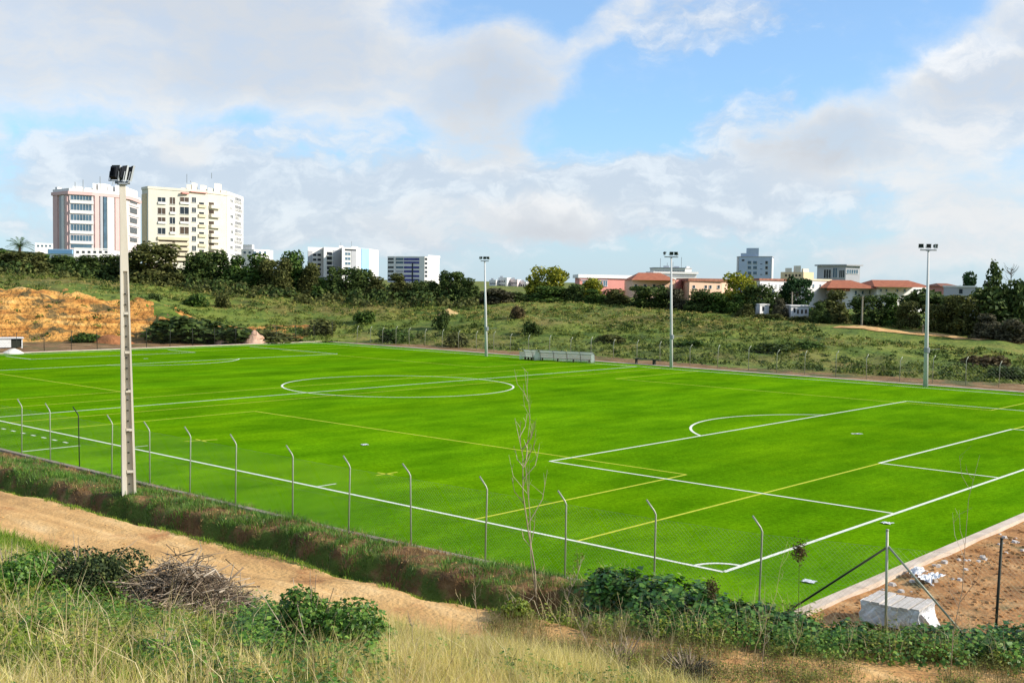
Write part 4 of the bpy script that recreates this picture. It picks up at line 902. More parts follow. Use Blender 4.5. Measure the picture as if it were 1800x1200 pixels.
# bushes standing singly on the hillside
HB = 'bushes scattered over the hillside'
BUSH = [('dark_shrub', 'big dark shrub mass below the quarry edge left of the sand heap', 330, 534, 118, 151, 'dark'), ('dark_shrub', 'low dark shrub joined to the right of the big one', 405, 560, 110, 150, 'dark'), ('dark_shrub', 'olive fringe shrub at the left of the big dark one', 300, 556, 60, 151, 'mid'), ('dark_shrub', 'long low olive shrub reaching toward the sand heap', 466, 570, 90, 150, 'olive'),
 ('dark_shrub', 'brown green bush standing in front of the quarry face', 148, 576, 46, 150, 'mid'), ('dark_shrub', 'dark bush on the grassy top edge above the quarry', 268, 508, 26, 172, 'dark'), ('dark_shrub', 'round olive bush on the slope above the big dark shrub', 345, 505, 36, 176, 'mid'), ('dark_shrub', 'small olive bush right of the round one on the slope above the big dark shrub', 395, 506, 26, 178, 'olive'),
 ('dark_shrub', 'single dark bush below the tan mound', 776, 527, 26, 158, 'dark'), ('dark_shrub', 'brown green bush on the crest right of the slim mast', 911, 527, 22, 160, 'brown'), ('dark_shrub', 'dark bush on the slope below that crest bush', 936, 552, 30, 150, 'dark'), ('dark_shrub', 'low olive bush at the fence left of the slim mast', 800, 571, 40, 142, 'olive'),
 ('dark_shrub', 'dark bush at the fence by the right picture edge', 1780, 632, 60, 113, 'dark'), ('dark_shrub', 'brown scrub bush on the slope right of the right mast', 1735, 612, 60, 121, 'brown'), ('dark_shrub', 'dark green bush half way up the slope left of the right mast', 1420, 593, 46, 132, 'mid'), ('dark_shrub', 'low dark bush on the slope behind the middle mast', 1215, 590, 50, 134, 'mid'), ('dark_shrub', 'green bush on the slope right of the long dugout', 1075, 580, 44, 140, 'olive'),
 ('dark_shrub', 'dark patch of bush on the slope between the two right masts', 1365, 596, 60, 129, 'dark'), ('dark_shrub', 'flat dark bush left of the dugout on the lower slope', 700, 566, 56, 150, 'mid'), ('dark_shrub', 'small dark bush in the upper slope above the left fence corner', 640, 535, 34, 166, 'mid'), ('dark_shrub', 'olive bush above the corner of the far fence', 560, 548, 50, 158, 'olive')]
for nm, lab, px, ty, w, d, ti in BUSH: tree(nm, lab, px, ty, w, d, 'bush', ti, HB, 'bush', sink=.1)

for px, ty, w, lab in ((1344, 546, 30, 'low bush covering the foot of the first white shed'), (1398, 551, 26, 'low bush at the left foot of the second white shed'), (1418, 550, 26, 'low bush at the right foot of the second white shed'), (1368, 547, 30, 'low bush in the gap between the two white sheds')): tree('dark_shrub', lab, px, ty, w, 161, 'bush', 'olive', HB, 'bush', sink=.1)
# scrub and rough grass over the whole hill (nobody could count it)
def scrub(name, n, tint, size, lo, hi, seed, leaf, nl, tr=(.0, 1.02)):
    px = R8.uniform(-140, 2000, n); t = R8.uniform(tr[0], tr[1], n)
    db, dc = np.interp(px, HPX, HDB), np.interp(px, HPX, HDC); d = db-1+t*(dc-db)
    ang = np.arctan((px-900)/FPX)+YAW; x = CAM[0]+d*np.sin(ang); y = CAM[1]+d*np.cos(ang)
    f = fbm(x/7, y/7, seed); qy = (px < 300) & (t < .42)
    keep = (f > lo) & (f < hi) & (R8.random(n) < np.where(qy, .10, 1)) & ~((px > 1440) & (px < 1830) & (t > .62) & (t < 1.0)); x, y, f = x[keep], y[keep], f[keep]; z = zfun(x, y)
    s = R8.uniform(*size, len(x))*(.7+.9*(f-lo)); C = np.stack([x, y, z], 1)
    k = np.repeat(np.arange(len(x)), nl); dr = rdir(len(k)); dr[:, 2] = np.abs(dr[:, 2]); rr = R8.uniform(.3, 1, len(k))[:, None]
    c = C[k]+dr*rr*s[k][:, None]*np.array([1.35, 1.35, .75])
    v = quads(c, dr+rdir(len(k))*.7, leaf*s[k]*R8.uniform(.6, 1.3, len(k)))
    me = leaf_mesh(name, v); o = link(name, me, tint); tag(o, kind='stuff'); return o
tag(scrub('hillside_scrub', 3200, island_mat('hillside scrub leaves', [(0, (.030, .058, .010)), (.6, (.065, .100, .018)), (1, (.13, .16, .03))], .8, .2, .2, .8), (.3, .85), .42, 1, 3, .30, 16), 'rough dark green scrub covering the hillside beyond the pitch', 'scrub')
tag(scrub('hillside_weeds', 4600, island_mat('fresh hillside green', [(0, (.06, .095, .010)), (.5, (.125, .165, .022)), (1, (.22, .24, .04))], .8, .25), (.25, .6), .0, .56, 5, .28, 14), 'fresh green weeds between the scrub on the hillside', 'weeds')
tag(scrub('hillside_dry_grass', 3200, island_mat('dry hillside grass', [(0, (.18, .15, .03)), (.5, (.34, .28, .07)), (1, (.46, .37, .13))], .85, .25), (.2, .5), .22, .80, 9, .26, 12, (.5, 1.1)), 'yellow dry grass tufts on the upper hillside', 'dry grass')

# thicket of low bushes that closes the tree line into one mass
def thicket(name, n, tint, hgt, seed, leaf=.3, nl=34, off=(-9, 16), pxr=(-120, 1990), dens=.40):
    px = R8.uniform(*pxr, n); dc = np.interp(px, HPX, HDC); d = dc+R8.uniform(*off, n)
    ang = np.arctan((px-900)/FPX)+YAW; x = CAM[0]+d*np.sin(ang); y = CAM[1]+d*np.cos(ang)
    keep = fbm(x/11, y/11, seed) > dens; x, y = x[keep], y[keep]; s = R8.uniform(*hgt, len(x)); C = np.stack([x, y, zfun(x, y)-.1], 1)
    k = np.repeat(np.arange(len(x)), nl); dr = rdir(len(k)); dr[:, 2] = np.abs(dr[:, 2]); rr = R8.uniform(.35, 1, len(k))[:, None]**.6
    c = C[k]+dr*rr*s[k][:, None]*np.array([.95, .95, 1.0])
    o = link(name, leaf_mesh(name, quads(c, dr+rdir(len(k))*.7, leaf*R8.uniform(.6, 1.3, len(k)))), tint); return tag(o, kind='stuff')
tag(thicket('dark_thicket', 230, TINT['dark'], (1.2, 2.9), 81, .34, 60, pxr=(-120, 800)), 'dark thicket of bushes under the trees along the crest', 'thicket')
tag(thicket('green_thicket', 130, TINT['mid'], (.7, 1.6), 83, .30, 50, (2, 14), (800, 1990), .3), 'low green bushes under the trees on the right half of the crest', 'thicket')
tag(thicket('olive_thicket', 210, TINT['olive'], (.8, 1.9), 82, .30, 44, (-12, 6), (-120, 860)), 'olive brown thicket in front of the trees along the crest', 'thicket')

# ------------------------------------------------------------------ things beside the pitch
M_panel = plain('grey translucent panel', '#c3ccc6', .3, 0, .12, 1.2)
_n, _l = M_panel.node_tree.nodes, M_panel.node_tree.links; _t = _n.new('ShaderNodeBsdfTransparent'); _t.inputs[0].default_value = (.9, .93, .9, 1); _tr = _n.new('ShaderNodeBsdfTranslucent'); _tr.inputs[0].default_value = (.7, .75, .7, 1)
_a, _b = _n.new('ShaderNodeMixShader'), _n.new('ShaderNodeMixShader'); _a.inputs[0].default_value = .45; _b.inputs[0].default_value = .55
_l.new(_n['Principled BSDF'].outputs[0], _a.inputs[1]); _l.new(_tr.outputs[0], _a.inputs[2]); _l.new(_a.outputs[0], _b.inputs[1]); _l.new(_t.outputs[0], _b.inputs[2]); _l.new(_b.outputs[0], _n['Material Output'].inputs[0])
M_wood = plain('weathered wood', '#6b5a48', .8, 0, .2, 4)
M_wrap = noise_mat('white plastic wrap', [(.3, (.55, .56, .58)), (.7, (.82, .83, .84))], 3, 6, .35, .8, 6, .06); M_slab = noise_mat('pale slab', [(.3, (.42, .38, .34)), (.7, (.62, .57, .52))], 3, 6, .85, .5, 9, .02)
M_gap = plain('dark joint', '#3b332b', .9); M_whitebox = plain('white sheet metal', '#dcdcd8', .5, 0, .06, .8)
M_sandp = noise_mat('pink sand', [(.3, (.48, .27, .17)), (.7, (.68, .45, .32))], 1.2, 7, .95, .7, 5, .1); M_sandw = noise_mat('pale sand', [(.3, (.62, .56, .46)), (.7, (.8, .75, .66))], 1.2, 7, .95, .6, 5, .1)
def dugout(p, q, label):
    p, q = Vector((p[0], p[1], 0)), Vector((q[0], q[1], 0)); L = (q-p).length; t = (q-p).normalized(); a = math.atan2(t.y, t.x)
    r = empty('team_dugout', (p.x, p.y, .0), a, label, 'dugout', None)
    n = max(2, round(L/1.6))
    fr = MB()
    for i in range(n+1):
        x = L*i/n; fr.tube([(x, -.9, 0), (x, -.75, 1.25), (x, -.35, 1.62), (x, .45, 1.7)], .035, 6)
    for y, z in ((-.9, .08), (-.75, 1.25), (.45, 1.7)): fr.tube([(0, y, z), (L, y, z)], .03, 6)
    # open side faces the pitch (-y): frame is mirrored so the closed wall stands towards the hill
    fr.v = [(x, -y, z) for x, y, z in fr.v]; fr.f = [tuple(reversed(f)) for f in fr.f]; fr.build('frame', M_steel, r)
    for i in range(n):
        x0, x1 = L*i/n+.05, L*(i+1)/n-.05; mb = MB(); pr_ = [(.88, .1), (.73, 1.25), (.34, 1.6), (-.45, 1.68)]
        for (ya, za), (yb, zb) in zip(pr_[:-1], pr_[1:]): mb.add([(x0, ya, za), (x1, ya, za), (x1, yb, zb), (x0, yb, zb), (x0, ya+.015, za+.012), (x1, ya+.015, za+.012), (x1, yb+.015, zb+.012), (x0, yb+.015, zb+.012)], [(0, 1, 2, 3), (7, 6, 5, 4), (0, 4, 5, 1), (2, 6, 7, 3), (0, 3, 7, 4), (1, 5, 6, 2)])
        mb.build('panel', M_panel, r)
    for x in (0, L): MB().prism([(x-.015, -.2), (x+.015, -.2), (x+.015, .8), (x-.015, .8)], .1, 1.3).build('end_panel', M_panel, r)
    r.scale = (1, .9, .66)
    b = MB(); b.box((L/2, .35, .44), (L-.3, .36, .05)); [b.box((.4+(L-.8)*k/3, .35, .2), (.06, .3, .42)) for k in range(4)]; b.build('bench_seat', M_wood, r)
    return r
dugout(gp(915, 632), gp(941, 634), 'short grey shelter bay standing left of the long dugout')
dugout(gp(945, 633.5), gp(1040, 638), 'long grey see-through team dugout by the far touchline')
b0 = gp(1137, 641); r = empty('bench', (b0[0], b0[1], zt(b0[0], b0[1])), -ax*0+.0, 'low dark bench left of the foot of the middle mast', 'bench')
MB().box((0, 0, .62), (3.2, .4, .08)).build('seat', M_darkpost, r); MB().box((.9, 0, .3), (.22, .3, .58)).build('leg', M_darkpost, r); MB().box((-1.3, 0, .3), (.1, .35, .58)).build('leg', M_darkpost, r)
# far left: white shelter, goal frame, heaps
a0, a1 = gp(-40, 612), gp(40, 611); t0 = Vector((a1[0]-a0[0], a1[1]-a0[1], 0)); L = t0.length
r = empty('site_shelter', (a0[0], a0[1], zt(a0[0], a0[1])), math.atan2(t0.y, t0.x), 'long white site shelter with a dark end opening behind the far left goal line', 'shelter')
MB().box((L/2-.6, 1.0, .62), (L-1.2, 1.8, 1.0)).build('body', M_whitebox, r); MB().box((L/2, 1.0, 1.16), (L+.3, 2.1, .07)).build('roof', M_whitebox, r)
MB().box((L-.62, .98, .6), (1.0, 1.5, .9)).build('opening', M_darkpost, r)
[MB().box((L-.06, y, .55), (.12, .12, 1.12)).build('leg', M_whitebox, r) for y in (.2, 1.8)]; [MB().box((L/2*k, 1.0, .04), (.3, 1.7, .2)).build('foot', M_darkpost, r) for k in (.2, 1.0, 1.6)]
gpx = ground_at(83, 161); gl_ = ground_at(-6, 161); t0 = Vector((gl_.x-gpx.x, gl_.y-gpx.y, 0)).normalized(); gz = at(83, 594, 161)[2]
r = empty('goal_frame', (gpx.x, gpx.y, gz-.2), math.atan2(t0.y, t0.x), 'pale empty goal frame standing before the quarry face at the far left', 'goal')
[MB().tube([(x, 0, -.6), (x, 0, 2.5)], .09, 8).build('goal_post', M_whitebox, r) for x in (0, 7.32)]; MB().tube([(-.06, 0, 2.5), (7.38, 0, 2.5)], .09, 8).build('crossbar', M_whitebox, r)
def heap(name, label, p, w, d, hh, m, seed, cat='heap'):
    n = 26; v = []; f = []
    for i in range(n+1):
        for j in range(n+1):
            x, y = (i/n-.5)*2, (j/n-.5)*2; q = math.hypot(x, y); z = (max(0, 1-q*q)**1.3*.75+max(0, 1-q)*.3)*(.75+.5*float(vn(x*2.2+5, y*2.2+5, seed)))+(float(vn(x*7+9, y*7+9, seed))-.5)*.10*(q < 1)
            v.append((x*w/2, y*d/2, z*hh-.12*(q > .95)))
    for i in range(n):
        for j in range(n): a = i*(n+1)+j; f.append((a, a+n+1, a+n+2, a+1))
    mb = MB(); mb.v = v; mb.f = f; o = mb.build(name, m, None, True); o.location = p; return tag(o, label, cat)
g = gp(446, 607, 0); heap('sand_heap', 'pointed pinkish sand heap behind the far corner of the pitch', tuple(ground_at(448, 147.5)), 3.6, 3.4, 1.5, M_sandp, 3)
g = gp(30, 628, 0); heap('sand_heap', 'small pale heap on the turf edge at the far left', (-101.4, 25.3, .0), 2.6, 2.2, .55, M_sandw, 4)
g = gp(200, 612, 0); heap('earth_mound', 'reddish earth mound at the foot of the quarry face behind the near mast', (*ground_at(196, 149)[:2], zt(*ground_at(196, 149)[:2])-.1), 8, 5, 1.15, noise_mat('red earth', [(.3, (.22, .075, .025)), (.7, (.46, .19, .07))], 1, 7, .95, .9, 4, .15), 5)
g = ground_at(789, 170); heap('earth_mound', 'small tan earth mound on the upper slope left of the slim mast', (g.x, g.y, g.z-.2), 4.0, 4, .75, noise_mat('tan earth', [(.3, (.36, .22, .08)), (.7, (.58, .42, .19))], 1, 7, .95, .9, 4, .15), 6)
p0, p1 = gp(381, 609), gp(432, 607.5); c = (p0+p1)/2; r = empty('slab_stack', tuple(ground_at(381, 146.5)), math.atan2(p1[1]-p0[1], p1[0]-p0[0]), 'low long stack of pinkish slabs left of the pointed sand heap', 'stack')
for k in range(3): MB().box((1.9+rnd.uniform(-.1, .1), 0, .12+k*.16), (3.9-k*.3, 1.1, .14), rnd.uniform(-.03, .03)).build('slab_layer', M_sandp, r)
# pale dirt track along the crest on the right
tp_ = [hit(a, b) for a, b in ((1470, 575), (1540, 581), (1600, 586), (1660, 591), (1720, 597), (1800, 606))]; mb = MB()
for i in range(51):
    u = i/50*5; j = min(4, int(u)); p = tp_[j].lerp(tp_[j+1], u-j); q = (tp_[j+1]-tp_[j]).normalized(); nn = Vector((-q.y, q.x, 0)).normalized()*(.7+.6*float(vn(i*.4, 3, 5)))
    for s_ in (-1, 1): e_ = p+nn*s_; mb.v.append((e_.x, e_.y, zt(e_.x, e_.y)+.08))
    if i: a = 2*i; mb.f.append((a-2, a-1, a+1, a))
tag(mb.build('hill_track', M_road), kind='structure')
# thin poles on the crest
for px, ty, d, lab in ((1517, 520, 156, 'short grey utility pole in front of the dark tree below the left orange roof'), (1393, 513, 168, 'thin pale pole among the trees beside the green pine'), (1625, 570, 150, 'small leaning stake on the crest track right of the right mast')):
    g = ground_at(px, d); hh = at(px, ty, d)[2]-g.z; r = empty('utility_pole', g, 0, lab, 'pole')
    MB().tube([(0, 0, -.4), (0, 0, max(.8, hh))], [.14, .1] if px < 1600 else [.06, .05], 7).build('shaft', M_conc, r); MB().box((0, 0, max(.8, hh)-.25), (.7 if px < 1600 else .25, .1, .1), .5).build('crosspiece', M_wood, r)
# wrapped pallet of slabs on the bare ground
c = (gp(1503, 1093)+gp(1622, 1112))/2; e0, e1 = gp(1503, 1093), gp(1612, 1120)
r = empty('slab_pallet', (5.75, -1.35, -.04), math.atan2(e1[1]-e0[1], e1[0]-e0[0])+.12, 'white plastic wrapped pallet of slabs at the foot of the corner fence post', 'pallet')
W_, D_, H_ = 1.45, 1.15, .62
pal = MB(); [pal.box((0, y, .02), (W_, .1, .1)) for y in (-.5, 0, .5)]; [pal.box((-.6+.3*k, 0, .09), (.14, D_, .03)) for k in range(5)]; pal.build('pallet', M_wood, r)
mb = MB(); N = 14
for i in range(4*N+1):
    u = i % (4*N); s_, k = divmod(u, N); f_ = k/N; cx_, cy_ = [(-1+2*f_, -1), (1, -1+2*f_), (1-2*f_, 1), (-1, 1-2*f_)][s_]
    for z in range(6):
        w_ = .02*(rnd.random()-.5)*2; tw = (cx_*(W_/2+w_+.03*math.sin(z*1.3)), cy_*(D_/2+w_), .11+z/5*(H_-.11)); mb.v.append(tw)
for i in range(4*N):
    for z in range(5): a = i*6+z; b_ = ((i+1) % (4*N))*6+z; mb.f.append((a, b_, b_+1, a+1))
mb.build('wrap', M_wrap, r)
for k in range(6): MB().box((-W_/2+.125+k*.24+rnd.uniform(-.01, .01), rnd.uniform(-.03, .03), H_-.02+rnd.uniform(-.02, .02)), (.19, D_+.02, .07), rnd.uniform(-.02, .02)).build('slab', M_slab, r)
fl_ = MB(); fl_.add([(W_/2+.02, -.5, .55), (W_/2+.25, -.45, .30), (W_/2+.32, .1, .12), (W_/2+.02, .3, .5), (W_/2+.1, -.1, .56)], [(0, 1, 4), (1, 2, 4), (2, 3, 4)]); fl_.build('wrap_flap', M_wrap, r)
# torn plastic and paper scraps
def sheet(name, label, p, w, d, m, seed, cat, hh=.12, lift=.02):
    n = 12; mb = MB()
    for i in range(n+1):
        for j in range(n+1):
            x, y = i/n-.5, j/n-.5; k = .75+.5*float(vn(i*.9, j*.9, seed)); mb.v.append((x*w*k, y*d*k, lift+hh*float(fbm(i*.45, j*.45, seed+3, 3))))
    for i in range(n):
        for j in range(n): a = i*(n+1)+j; mb.f.append((a, a+n+1, a+n+2, a+1))
    o = mb.build(name, m, None, False); o.location = p; o.rotation_euler = (0, 0, rnd.uniform(0, 3)); s_ = o.modifiers.new('thick', 'SOLIDIFY'); s_.thickness = .006; return tag(o, label, cat)
for px, py, w, d, lab in ((1634, 1020, 1.0, .45, 'crumpled white plastic sheet on the bare ground right of the leaning strut'), (1610, 1010, .7, .3, 'smaller torn white scrap beside the crumpled plastic sheet')):
    g = gp(px, py); sheet('plastic_sheet', lab, (g[0], g[1], zt(g[0], g[1])), w, d, M_wrap, int(px), 'litter', .3)
for px, py, lab in ((1509, 763, 'white disc shaped scrap on the turf inside the penalty box'), (1559, 920, 'white paper scrap just outside the goal line'), (1422, 1023, 'white paper scrap on the turf beside the right kerb'), (641, 782, 'pale scrap on the turf in the middle of the pitch')):
    g = gp(px, py); sheet('paper_scrap', lab, (g[0], g[1], .01), .34, .3, M_wrap, int(px), 'litter', .04, .01)

# ------------------------------------------------------------------ near vegetation
def blades(name, base, hgt, wid, lean, m, curve=.35):
    """grass blades: five-vertex tapering strips"""
    n = len(base); a = R8.uniform(0, 2*np.pi, n); sd = np.stack([np.cos(a), np.sin(a), 0*a], 1)*wid[:, None]/2
    ln = lean*hgt[:, None]; up = np.array([0, 0, 1.]); p1 = base+up*hgt[:, None]*.5+ln*.25; p2 = base+up*hgt[:, None]*(1-curve*np.linalg.norm(lean, axis=1)[:, None])+ln
    v = np.stack([base-sd, base+sd, p1+sd*.8, p1-sd*.8, p2], 1).reshape(-1, 3); i = np.arange(n)[:, None]*5
    loops = (i+np.array([[0, 1, 2, 3, 3, 2, 4]])).ravel(); return tag(link(name, mesh_np(name, v, loops, np.tile([4, 3], n)), m), kind='stuff')
def polar_pts(n, d0, d1, px0=-160, px1=1960, power=1.0):
    px = R8.uniform(px0, px1, n); d = d0+(d1-d0)*R8.random(n)**power; ang = np.arctan((px-900)/FPX)+YAW
    return CAM[0]+d*np.sin(ang), CAM[1]+d*np.cos(ang), d, px
def tufts(x, y, nb, spread):
    k = np.repeat(np.arange(len(x)), nb); r = spread*np.sqrt(R8.random(len(k))); a = R8.uniform(0, 6.283, len(k)); bx_, by_ = x[k]+r*np.cos(a), y[k]+r*np.sin(a)
    return k, np.stack([bx_, by_, zfun(bx_, by_)-.02], 1), np.stack([np.cos(a)*r/spread, np.sin(a)*r/spread, 0*a], 1)
M_straw = island_mat('straw blades', [(0, (.44, .38, .08)), (.4, (.68, .58, .17)), (.75, (.80, .70, .34)), (1, (.50, .32, .14))], .7, .4)
M_green = island_mat('green blades', [(0, (.06, .14, .010)), (.5, (.17, .29, .02)), (1, (.36, .43, .05))], .6, .35)
M_leafg = island_mat('broad green leaves', [(0, (.035, .11, .010)), (.5, (.09, .21, .022)), (1, (.23, .36, .05))], .5, .3, .4)
M_ivy = island_mat('ivy leaves', [(0, (.016, .06, .010)), (.5, (.05, .15, .022)), (.85, (.13, .27, .04)), (1, (.30, .38, .08))], .4, .25, .5)
M_yleaf = island_mat('yellow green leaves', [(0, (.10, .16, .015)), (.6, (.22, .28, .03)), (1, (.36, .36, .06))], .5, .3)
M_twig = island_mat('dry grey twigs', [(0, (.12, .08, .05)), (.5, (.32, .24, .16)), (1, (.52, .43, .32))], .85, 0)
M_stem = island_mat('dry straw stems', [(0, (.30, .22, .10)), (.6, (.48, .38, .19)), (1, (.58, .50, .3))], .8, 0)
# bank grass: straw tufts and green tufts in drifts
x, y, d, px = polar_pts(9000, 8.5, 31, power=.9); s = road_s(x, y); f = fbm(x/1.6, y/1.6, 91); ok = (s > 2.15)
f2 = fbm(x/.55, y/.55, 92, 3); strw = ok & (f*.6+f2*.4 > .505-.04*(px > 640)-.02*(d < 15)) & (R8.random(len(x)) < np.where(s < 3.2, .5, .95))
k, b_, dr = tufts(x[strw], y[strw], 20, .2); hb = (R8.uniform(.26, .66, strw.sum())*np.where(px[strw] > 620, 1.05, .9)*(.6+.55*sstep(2.1, 4.5, s[strw])))[k]*R8.uniform(.5, 1.1, len(k))
tag(blades('dry_grass', b_, hb, R8.uniform(.005, .013, len(k)), dr*.55+np.array([-.12, .05, 0])+R8.normal(0, .32, (len(k), 3))*[1, 1, 0], M_straw), 'pale dry grass covering the bank in the foreground', 'dry grass')
grn = ok & (f*.6+f2*.4 < .545)
k, b_, dr = tufts(x[grn], y[grn], 15, .2); hb = R8.uniform(.14, .46, grn.sum())[k]*R8.uniform(.5, 1.1, len(k))
tag(blades('green_grass', b_, hb, R8.uniform(.007, .018, len(k)), dr*.7+R8.normal(0, .2, (len(k), 3))*[1, 1, 0], M_green), 'green grass between the dry tufts on the bank', 'grass')
x, y, d, px = polar_pts(2400, 29, 52, -220, 160); s = road_s(x, y); ok = (s > 1.9) & (s < 14); f = fbm(x/1.2, y/1.2, 93)
k, b_, dr = tufts(x[ok], y[ok], 14, .25); hb = R8.uniform(.15, .5, ok.sum())[k]*R8.uniform(.5, 1.1, len(k))
tag(blades('distant_bank_grass', b_, hb, R8.uniform(.010, .022, len(k)), dr*.6+R8.normal(0, .25, (len(k), 3))*[1, 1, 0], M_green), 'green grass on the far end of the bank at the left picture edge', 'grass')
# grass fringes of the road and the verge
x, y, d, px = polar_pts(27000, 21, 62, power=.8); s = road_s(x, y); wob = (fbm(x/1.1, y/1.1, 61, 4)-.5)*1.0
f = fbm(x/1.2, y/1.2, 95); e = (s < -1.75-wob*.4) & (s > -7) & (y < fence_y(x)+.28) & (x < 2)
near_edge_m = e & (s > -2.4) & (f > .30)
k, b_, dr = tufts(x[near_edge_m], y[near_edge_m], 22, .2); hb = R8.uniform(.07, .20, near_edge_m.sum())[k]*R8.uniform(.5, 1.1, len(k))
tag(blades('road_edge_grass', b_, hb, R8.uniform(.010, .020, len(k)), dr*.5+R8.normal(0, .2, (len(k), 3))*[1, 1, 0], M_green), 'green grass fringe along the ditch side of the dirt road', 'grass')
vg = e & ((s < -3.7) | ((s < -3.0) & (f > .50))) & (f > .46-.05*(x < -12))
k, b_, dr = tufts(x[vg], y[vg], 20, .24); hb = R8.uniform(.10, .34, vg.sum())[k]*R8.uniform(.5, 1.1, len(k))
tag(blades('verge_weeds', b_, hb, R8.uniform(.010, .022, len(k)), dr*.7+R8.normal(0, .25, (len(k), 3))*[1, 1, 0], M_leafg), 'low green weeds on the soil strip under the near fence', 'weeds')
vd = e & (s < -3.4) & (f < .55) & (R8.random(len(x)) < .8)
k, b_, dr = tufts(x[vd], y[vd], 11, .2); hb = R8.uniform(.08, .34, vd.sum())[k]*R8.uniform(.4, 1.1, len(k))
tag(blades('dead_weeds', b_, hb, R8.uniform(.008, .018, len(k)), dr*.8+R8.normal(0, .3, (len(k), 3))*[1, 1, 0], island_mat('dead brown weeds', [(0, (.12, .06, .02)), (.5, (.30, .17, .06)), (1, (.50, .36, .17))], .9, .2)), 'brown dead weeds on the soil strip under the near fence', 'weeds')
# low broad-leaved weeds spread over the bank
def leaf_patch(name, label, x, y, rr, hh, nl, size, m, cat, kind='stuff', asp=1.1):
    k = np.repeat(np.arange(len(x)), nl); dr = rdir(len(k)); dr[:, 2] = np.abs(dr[:, 2]); q = R8.uniform(.3, 1, len(k))[:, None]**.6
    c = np.stack([x, y, zfun(x, y)], 1)[k]+dr*q*np.stack([rr[k], rr[k], hh[k]], 1)
    o = link(name, leaf_mesh(name, quads(c, dr*.6+rdir(len(k))*.5+np.array([0, 0, .7]), R8.uniform(*size, len(k)), asp)), m); tag(o, label, cat); 
    if kind: o['kind'] = kind
    return o
x, y, d, px = polar_pts(5200, 10, 30, power=.9); s = road_s(x, y); f = fbm(x/1.3, y/1.3, 97); ok = (s > 2.2) & (f > np.where(d < 15, .56, .50))
leaf_patch('leafy_weeds', 'low leafy green weeds dotted over the bank', x[ok], y[ok], R8.uniform(.12, .36, ok.sum()), R8.uniform(.2, .58, ok.sum()), 44, (.018, .05), M_leafg, 'weeds')
x, y, d, px = polar_pts(520, 14.5, 20.5, 420, 670); ok = (road_s(x, y) > 2.6) & (fbm(x/.8, y/.8, 131, 3) > .42)
leaf_patch('mallow_patch', 'bright green leafy weeds round the big mallow bush', x[ok], y[ok], R8.uniform(.15, .4, ok.sum()), R8.uniform(.35, .78, ok.sum()), 70, (.02, .055), M_leafg, 'weeds')
x, y, d, px = polar_pts(330, 13, 20, -100, 420); ok = (road_s(x, y) > 2.6) & (fbm(x/.7, y/.7, 133, 3) > .54)
leaf_patch('leafy_patch', 'bright green leafy weeds among the straw at the bottom left', x[ok], y[ok], R8.uniform(.12, .35, ok.sum()), R8.uniform(.28, .62, ok.sum()), 60, (.016, .045), M_yleaf, 'weeds')
x, y, d, px = polar_pts(230, 10.5, 19, -100, 1000); ok = (road_s(x, y) > 2.6); k, b_, dr = tufts(x[ok], y[ok], 3, .15)
tag(blades('tall_stalks', b_, R8.uniform(.6, 1.15, len(k)), R8.uniform(.006, .013, len(k)), dr*.2+R8.normal(0, .38, (len(k), 3))*[1, 1, 0], M_stem, .2), 'single tall dry stalks leaning over the bank grass', 'stalks')
x, y, d, px = polar_pts(900, 27, 48, 1330, 2000); ok = (x > 4.0) & (y > fence_y(x)+.2); f = fbm(x, y, 99); ok &= f > .5
k, b_, dr = tufts(x[ok], y[ok], 8, .25); tag(blades('earth_weeds', b_, R8.uniform(.05, .2, len(k)), R8.uniform(.008, .016, len(k)), dr*.8+R8.normal(0, .3, (len(k), 3))*[1, 1, 0], MATS['dead brown weeds']), 'sparse brown weeds on the bare ground right of the kerb', 'weeds')
# stones and clods
def stones(name, label, x, y, size, m):
    mb = MB()
    for xx, yy in zip(x, y):
        r_ = rnd.uniform(*size); zz = zt(xx, yy); vs = []
        for a in range(6):
            for e_ in (-.1, .6): vs.append((xx+r_*math.cos(a*1.047)*(1-.4*max(0, e_))*rnd.uniform(.75, 1.2), yy+r_*math.sin(a*1.047)*(1-.4*max(0, e_))*rnd.uniform(.75, 1.2), zz+r_*e_*rnd.uniform(.7, 1.1)))
        n = len(vs); mb.add(vs, [(i, (i+2) % n, (i+3) % n, i+1) for i in range(0, n, 2)]+[tuple(range(1, n, 2))])
    return tag(mb.build(name, m), label, 'stones', None, 'stuff')
x, y, d, px = polar_pts(5200, 20, 60, power=.8); s = road_s(x, y); ok = (np.abs(s) < 2.3) & (R8.random(len(x)) < .22) | ((s < -3) & (y < fence_y(x)) & (x < 2) & (R8.random(len(x)) < .25))
stones('gravel', 'small stones and clods on the dirt road and soil strip', x[ok], y[ok], (.015, .05), M_road)
x, y, d, px = polar_pts(2600, 27, 52, 1330, 2000); ok = (x > 4.0) & (y > fence_y(x)); stones('clods', 'clods and stones on the bare ground right of the kerb', x[ok], y[ok], (.02, .09), M_earth)
x, y, d, px = polar_pts(500, 30, 60, 1450, 2000); ok = (x > 3.9) & (x < 5.3) & (y > 1); stones('kerb_rubble', 'pale rubble thrown along the outer side of the right kerb', x[ok], y[ok], (.04, .14), M_slab)

